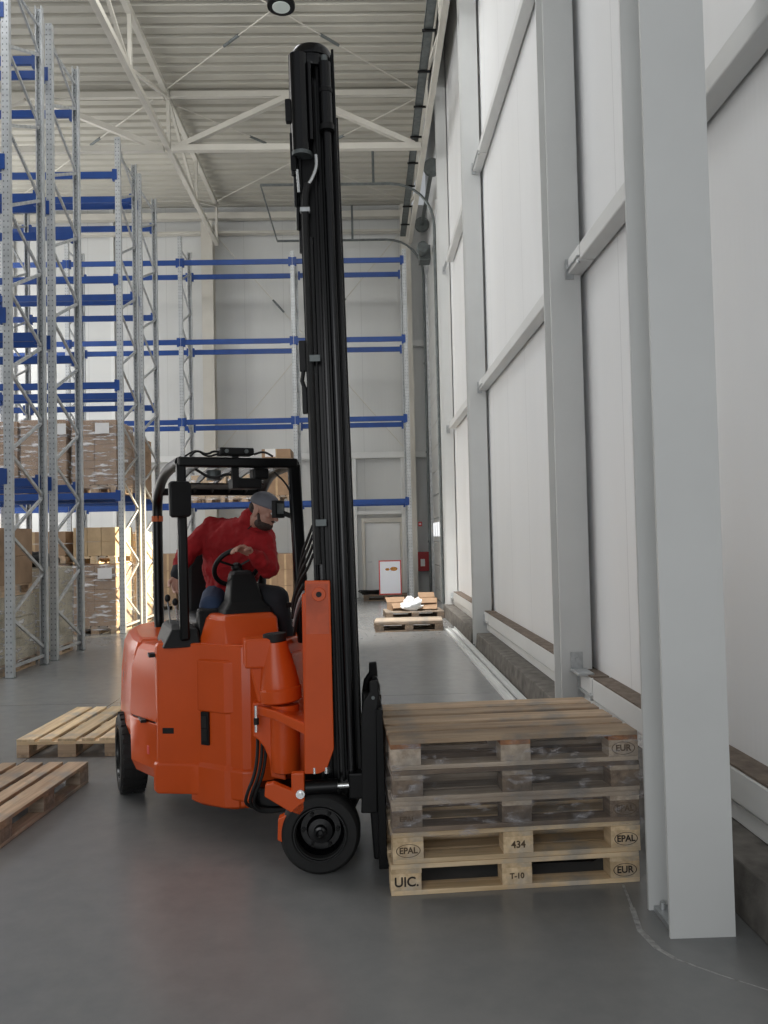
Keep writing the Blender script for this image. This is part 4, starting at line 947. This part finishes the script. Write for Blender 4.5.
m = Mm(); m.cyl((0, 0, .05), (0, 0, 3.0), .055, n=20); m.build('centre_cylinder', 'blackgloss', mast, 0, 50)
# hoses from the cab to the mast
for k in range(4):
    m = W(); m.tube([(-.44, 4.62, 1.22+.03*k), (-.42+.01*k, 4.50, 1.34+.04*k), (-.365+.005*k, 4.32, 1.46+.05*k), (-.315, 4.20, 1.52+.05*k), (-.28, 4.15, 1.60+.05*k)], .008, n=8, smooth=2); m.build('cab_hose', 'rubber', truck, 0, 60)
for k in range(3):
    m = W(); m.tube([(-.42, 4.5, 1.14+.05*k), (-.385, 4.35, 1.27+.05*k), (-.335, 4.2, 1.36+.04*k)], .009, n=8, smooth=2); m.build('braided_hose', 'galv' if k == 1 else 'rubber', truck, 0, 60)
# fork carriage
cr = empty('fork_carriage', (0, 0, 0)); cr.parent = truck
for y, s in ((3.985, 1), (4.62, -1)):
    m = W(); m.slab([(-.055, .30), (-.05, .40), (-.045, .78), (-.03, .86), (.00, .90), (.0, .955), (.045, .96), (.05, .88), (.038, .80), (.03, .30)], 'y', y, y+.04*s); m.build('carriage_side_plate', 'plastic', cr, .008)
    m = W(); m.slab([(.005, .05), (-.01, .30), (-.01, .84), (.012, .885), (.045, .885), (.062, .83), (.066, .05)], 'y', y+.05*s, y+.09*s); m.build('fork_side_plate', 'black', cr, .01)
    m = W(); m.cyl((.018, y+.01*s, .875), (.018, y-.004*s, .875), .009, n=12); m.build('carriage_pin', 'darkgalv', cr)
m = W(); m.box(-.04, .03, 4.03, 4.58, .32, .42); m.build('lower_carriage_bar', 'black', cr, .008)
m = W(); m.box(-.04, .03, 4.03, 4.58, .70, .80); m.build('upper_carriage_bar', 'black', cr, .008)
for y in (3.955, 4.335):
    m = W(); m.slab([(.030, .82), (.065, .82), (.072, .075), (1.10, .085), (1.14, .06), (1.10, .04), (.030, .035)], 'y', y, y+.11); m.build('fork', 'black', cr, .004)

# ------------------------------------------------------------------ the driver
def voxel(o, size, smooth=6, fac=.5):
    r = o.modifiers.new('skin', 'REMESH'); r.mode = 'VOXEL'; r.voxel_size = size; r.use_smooth_shade = True
    s = o.modifiers.new('smooth', 'SMOOTH'); s.iterations = smooth; s.factor = fac
    return o
man = empty('person', (-.92, 5.32, 1.22), 0, 'man in a red jacket and grey cap leaning sideways on the orange truck seat', 'person')
TP = Matrix.Translation((.92, -5.32, -1.22))
def V(*a): return Vector(a)
pelvis, spine, chest, neck = V(-.93, 5.32, 1.33), V(-.925, 5.29, 1.50), V(-.875, 5.21, 1.675), V(-.745, 5.10, 1.79)
rsh, relb, rwr = V(-1.015, 5.24, 1.765), V(-1.18, 5.16, 1.60), V(-1.20, 5.02, 1.475)
lsh, lelb, lwr = V(-.665, 5.09, 1.70), V(-.615, 4.97, 1.50), V(-.71, 4.86, 1.60)
rhip, rknee, rank_ = V(-1.00, 5.24, 1.30), V(-.975, 4.93, 1.275), V(-.95, 4.80, .99)
lhip, lknee, lank_ = V(-.83, 5.24, 1.31), V(-.565, 4.90, 1.315), V(-.50, 4.90, 1.00)
# head frame
hf = V(.84, -.40, -.36).normalized(); hu = (V(.34, -.10, .93)-hf*V(.34, -.10, .93).dot(hf)).normalized(); hs = hu.cross(hf)      # forward, up, his left
HM = Matrix((hf, hs, hu)).transposed(); HC = V(-.645, 5.03, 1.865)
def hp(f, s, u): return HC+hf*f+hs*s+hu*u
b = MB(TP)
# torso core, arms, legs
b.caps(pelvis, spine, .115, .11); b.caps(spine, chest, .12, .125); b.caps(chest, neck, .10, .055); b.caps(rsh, lsh, .06, .06)
b.caps(neck, hp(-.02, 0, -.06), .052, .052)
for a, c, d in ((rsh, relb, rwr), (lsh, lelb, lwr)): b.caps(a, c, .05, .04); b.caps(c, d, .040, .026)
for a, c, d in ((rhip, rknee, rank_), (lhip, lknee, lank_)): b.caps(a, c, .082, .055); b.caps(c, d, .055, .038)
# head
b.ell(hp(-.008, 0, .03), (.098, .077, .092), HM, 20); b.ell(hp(.022, 0, -.03), (.068, .060, .082), HM, 20)
b.ell(hp(.052, 0, -.082), (.030, .032, .026), HM)                      # chin
b.caps(hp(.085, 0, .012), hp(.108, 0, -.022), .008, .012)               # nose
b.ell(hp(.103, .009, -.026), (.009, .008, .007), HM, 8); b.ell(hp(.103, -.009, -.026), (.009, .008, .007), HM, 8)
b.caps(hp(.080, -.038, .024), hp(.080, .038, .024), .013, .013)         # brow
for s in (-1, 1):
    b.ell(hp(.058, s*.040, -.012), (.022, .018, .020), HM, 10)            # cheek bone
    b.ell(hp(-.012, s*.077, -.012), (.020, .008, .033), HM, 12); b.ell(hp(-.010, s*.074, -.040), (.011, .008, .012), HM, 8)
b.ell(hp(.082, 0, -.052), (.011, .022, .007), HM, 10); b.ell(hp(.079, 0, -.064), (.011, .020, .007), HM, 10)     # lips
def hand(wr, tip_dir, palm_n, side, curl, L=.185):
    """palm with four unequal curled fingers and a thumb; side = towards the thumb"""
    d = Vector(tip_dir).normalized(); n_ = Vector(palm_n); n_ = (n_-d*n_.dot(d)).normalized(); s_ = d.cross(n_)*side
    p = wr
    for k in range(4):
        o_ = s_*(.030-.020*k); b.caps(p+o_*.55+d*.012, p+o_+d*.082, .017, .0125)
    for k, ln in enumerate((.072, .080, .074, .058)):
        o_ = s_*(.032-.0215*k); q = p+o_+d*.085; dd = d.copy(); r_ = .0098-.0004*k
        for j, f in enumerate((.45, .32, .23)):
            ang = curl*(.7+.35*j); dd = (dd*math.cos(ang)+n_*math.sin(ang)).normalized(); q2 = q+dd*ln*f*1.05; b.caps(q, q2, r_, r_*.93); q = q2; r_ *= .93
    q = p+s_*.022+d*.022; t = (d*.62+s_*.72+n_*.18).normalized(); q2 = q+t*.042; b.caps(q, q2, .0145, .0115)
    t = (d*.8+s_*.25+n_*.5).normalized(); q3 = q2+t*.032; b.caps(q2, q3, .0112, .0102); t = (d*.6+n_*.8).normalized(); b.caps(q3, q3+t*.024, .0102, .0088)
hand(rwr, V(.12, -.30, -1), V(.5, -1, .1), 1, .75)
hand(lwr, V(-.62, -.55, .40), V(-.1, -.62, -1), 1, .80)
bo = b.build('body', 'skin', man); voxel(bo, .0042, 3)
# jacket
j = MB(TP)
j.caps(V(-.93, 5.32, 1.36), spine, .150, .152); j.caps(V(-.90, 5.28, 1.36), V(-.90, 5.24, 1.52), .14, .14); j.caps(spine, chest, .155, .155)
j.caps(chest, V(-.80, 5.15, 1.72), .15, .11); j.caps(rsh+V(.05, 0, -.02), lsh+V(-.03, 0, -.01), .095, .088); j.caps(V(-.80, 5.16, 1.73), neck+V(.012, -.01, .03), .085, .068)
j.caps(chest+V(-.08, .0, .0), spine+V(-.05, 0, 0), .12, .12); j.caps(V(-.72, 5.1, 1.62), V(-.84, 5.2, 1.45), .11, .12)
for a, c, d, w in ((rsh, relb, rwr, .93), (lsh, lelb, lwr, .86)): j.caps(a, c, .080, .064); j.caps(c, c.lerp(d, w), .064, .046)
jo = j.build('jacket', 'jacket', man); voxel(jo, .008, 8)
tx = bpy.data.textures.new('folds', 'CLOUDS'); tx.noise_scale = .065; tx.noise_depth = 2
dm = jo.modifiers.new('folds', 'DISPLACE'); dm.texture = tx; dm.strength = .034; dm.mid_level = .5; dm.texture_coords = 'LOCAL'
c = MB(TP); c.caps(relb.lerp(rwr, .74), relb.lerp(rwr, .98), .046, .044, 20); c.build('cuff', 'trouser', jo, 0, 60)
c = MB(TP); z0 = neck+V(-.005, .0, .02); c.lathe(z0, z0+V(.09, -.05, .07), [(0, .066), (.0, .072), (.02, .072), (.045, .067), (.045, .060), (.01, .06)], 28); c.build('collar', 'jacket', jo, 0, 60)
c = MB(TP); c.tube([neck+V(.035, -.068, -.0), chest+V(.07, -.150, .03), V(-.83, 5.08, 1.56), V(-.86, 5.08, 1.44), V(-.87, 5.10, 1.36)], .0045, n=6, smooth=2); c.build('zip', 'trouser', jo)
# trousers
t_ = MB(TP); t_.caps(pelvis+V(-.04, 0, -.03), pelvis+V(.05, 0, -.03), .125, .125)
t_.caps(rhip, rknee, .098, .072); t_.caps(rknee, rank_, .072, .055); to = t_.build('jeans', 'jeans', man); voxel(to, .009, 6)
t_ = MB(TP); t_.caps(lhip, lknee, .105, .082); t_.caps(lknee, lank_, .080, .058); to = t_.build('trouser_leg', 'trouser', man); voxel(to, .009, 6)
for a in (rank_, lank_):
    s_ = MB(TP); s_.caps(a+V(0, .03, -.02), a+V(.02, -.14, -.035), .045, .040); s_.caps(a+V(0, 0, .04), a+V(0, 0, -.02), .05, .045); so = s_.build('shoe', 'shoe', man); voxel(so, .008, 4)
# cap, beard, eyes
c = MB(TP); c.ell(hp(-.012, 0, .040), (.104, .085, .082), HM, 28)
for v in list(c.bm.verts):
    loc = v.co+V(-.92, 5.32, 1.22)-HC
    if loc.dot(hu) < .030+.05*max(0, -loc.dot(hf))*-1: v.tag = True
bmesh.ops.delete(c.bm, geom=[v for v in c.bm.verts if v.tag], context='VERTS')
co = c.build('cap', 'cap', man, 0, 60); sd = co.modifiers.new('thick', 'SOLIDIFY'); sd.thickness = .004
c = MB(TP); br = []
for r_, z in ((1.0, 0), (1.0, .004)):
    br.append([hp(.070*1+.055*math.sin(math.pi*k/14)*1, .072*math.cos(math.pi*k/14), .040-.012*math.sin(math.pi*k/14)+z-.006*abs(math.cos(math.pi*k/14))) for k in range(15)]+[hp(.045, -.070, .037+z), hp(.045, .070, .037+z)])
c.loft(br); c.build('cap_brim', 'cap', co, .001)
c = MB(TP); c.ell(hp(.024, 0, -.078), (.066, .060, .042), HM, 18)
for s in (-1, 1): c.caps(hp(.0, s*.062, -.012), hp(.022, s*.050, -.070), .008, .016)
c.ell(hp(.088, 0, -.043), (.012, .028, .006), HM, 10)
be = c.build('beard', 'hair', man); voxel(be, .006, 2)
c = MB(TP)
c.ell(hp(-.050, 0, .005), (.058, .072, .050), HM, 18); be = c.build('hair', 'hair', man); voxel(be, .006, 2)
for s in (-1, 1):
    c = MB(TP); c.ell(hp(.080, s*.030, .008), (.011, .012, .009), HM, 10); c.build('eye', 'paper', man, 0, 60)
    c = MB(TP); c.ell(hp(.090, s*.030, .005), (.003, .005, .005), HM, 8); c.build('iris', 'ink', man)
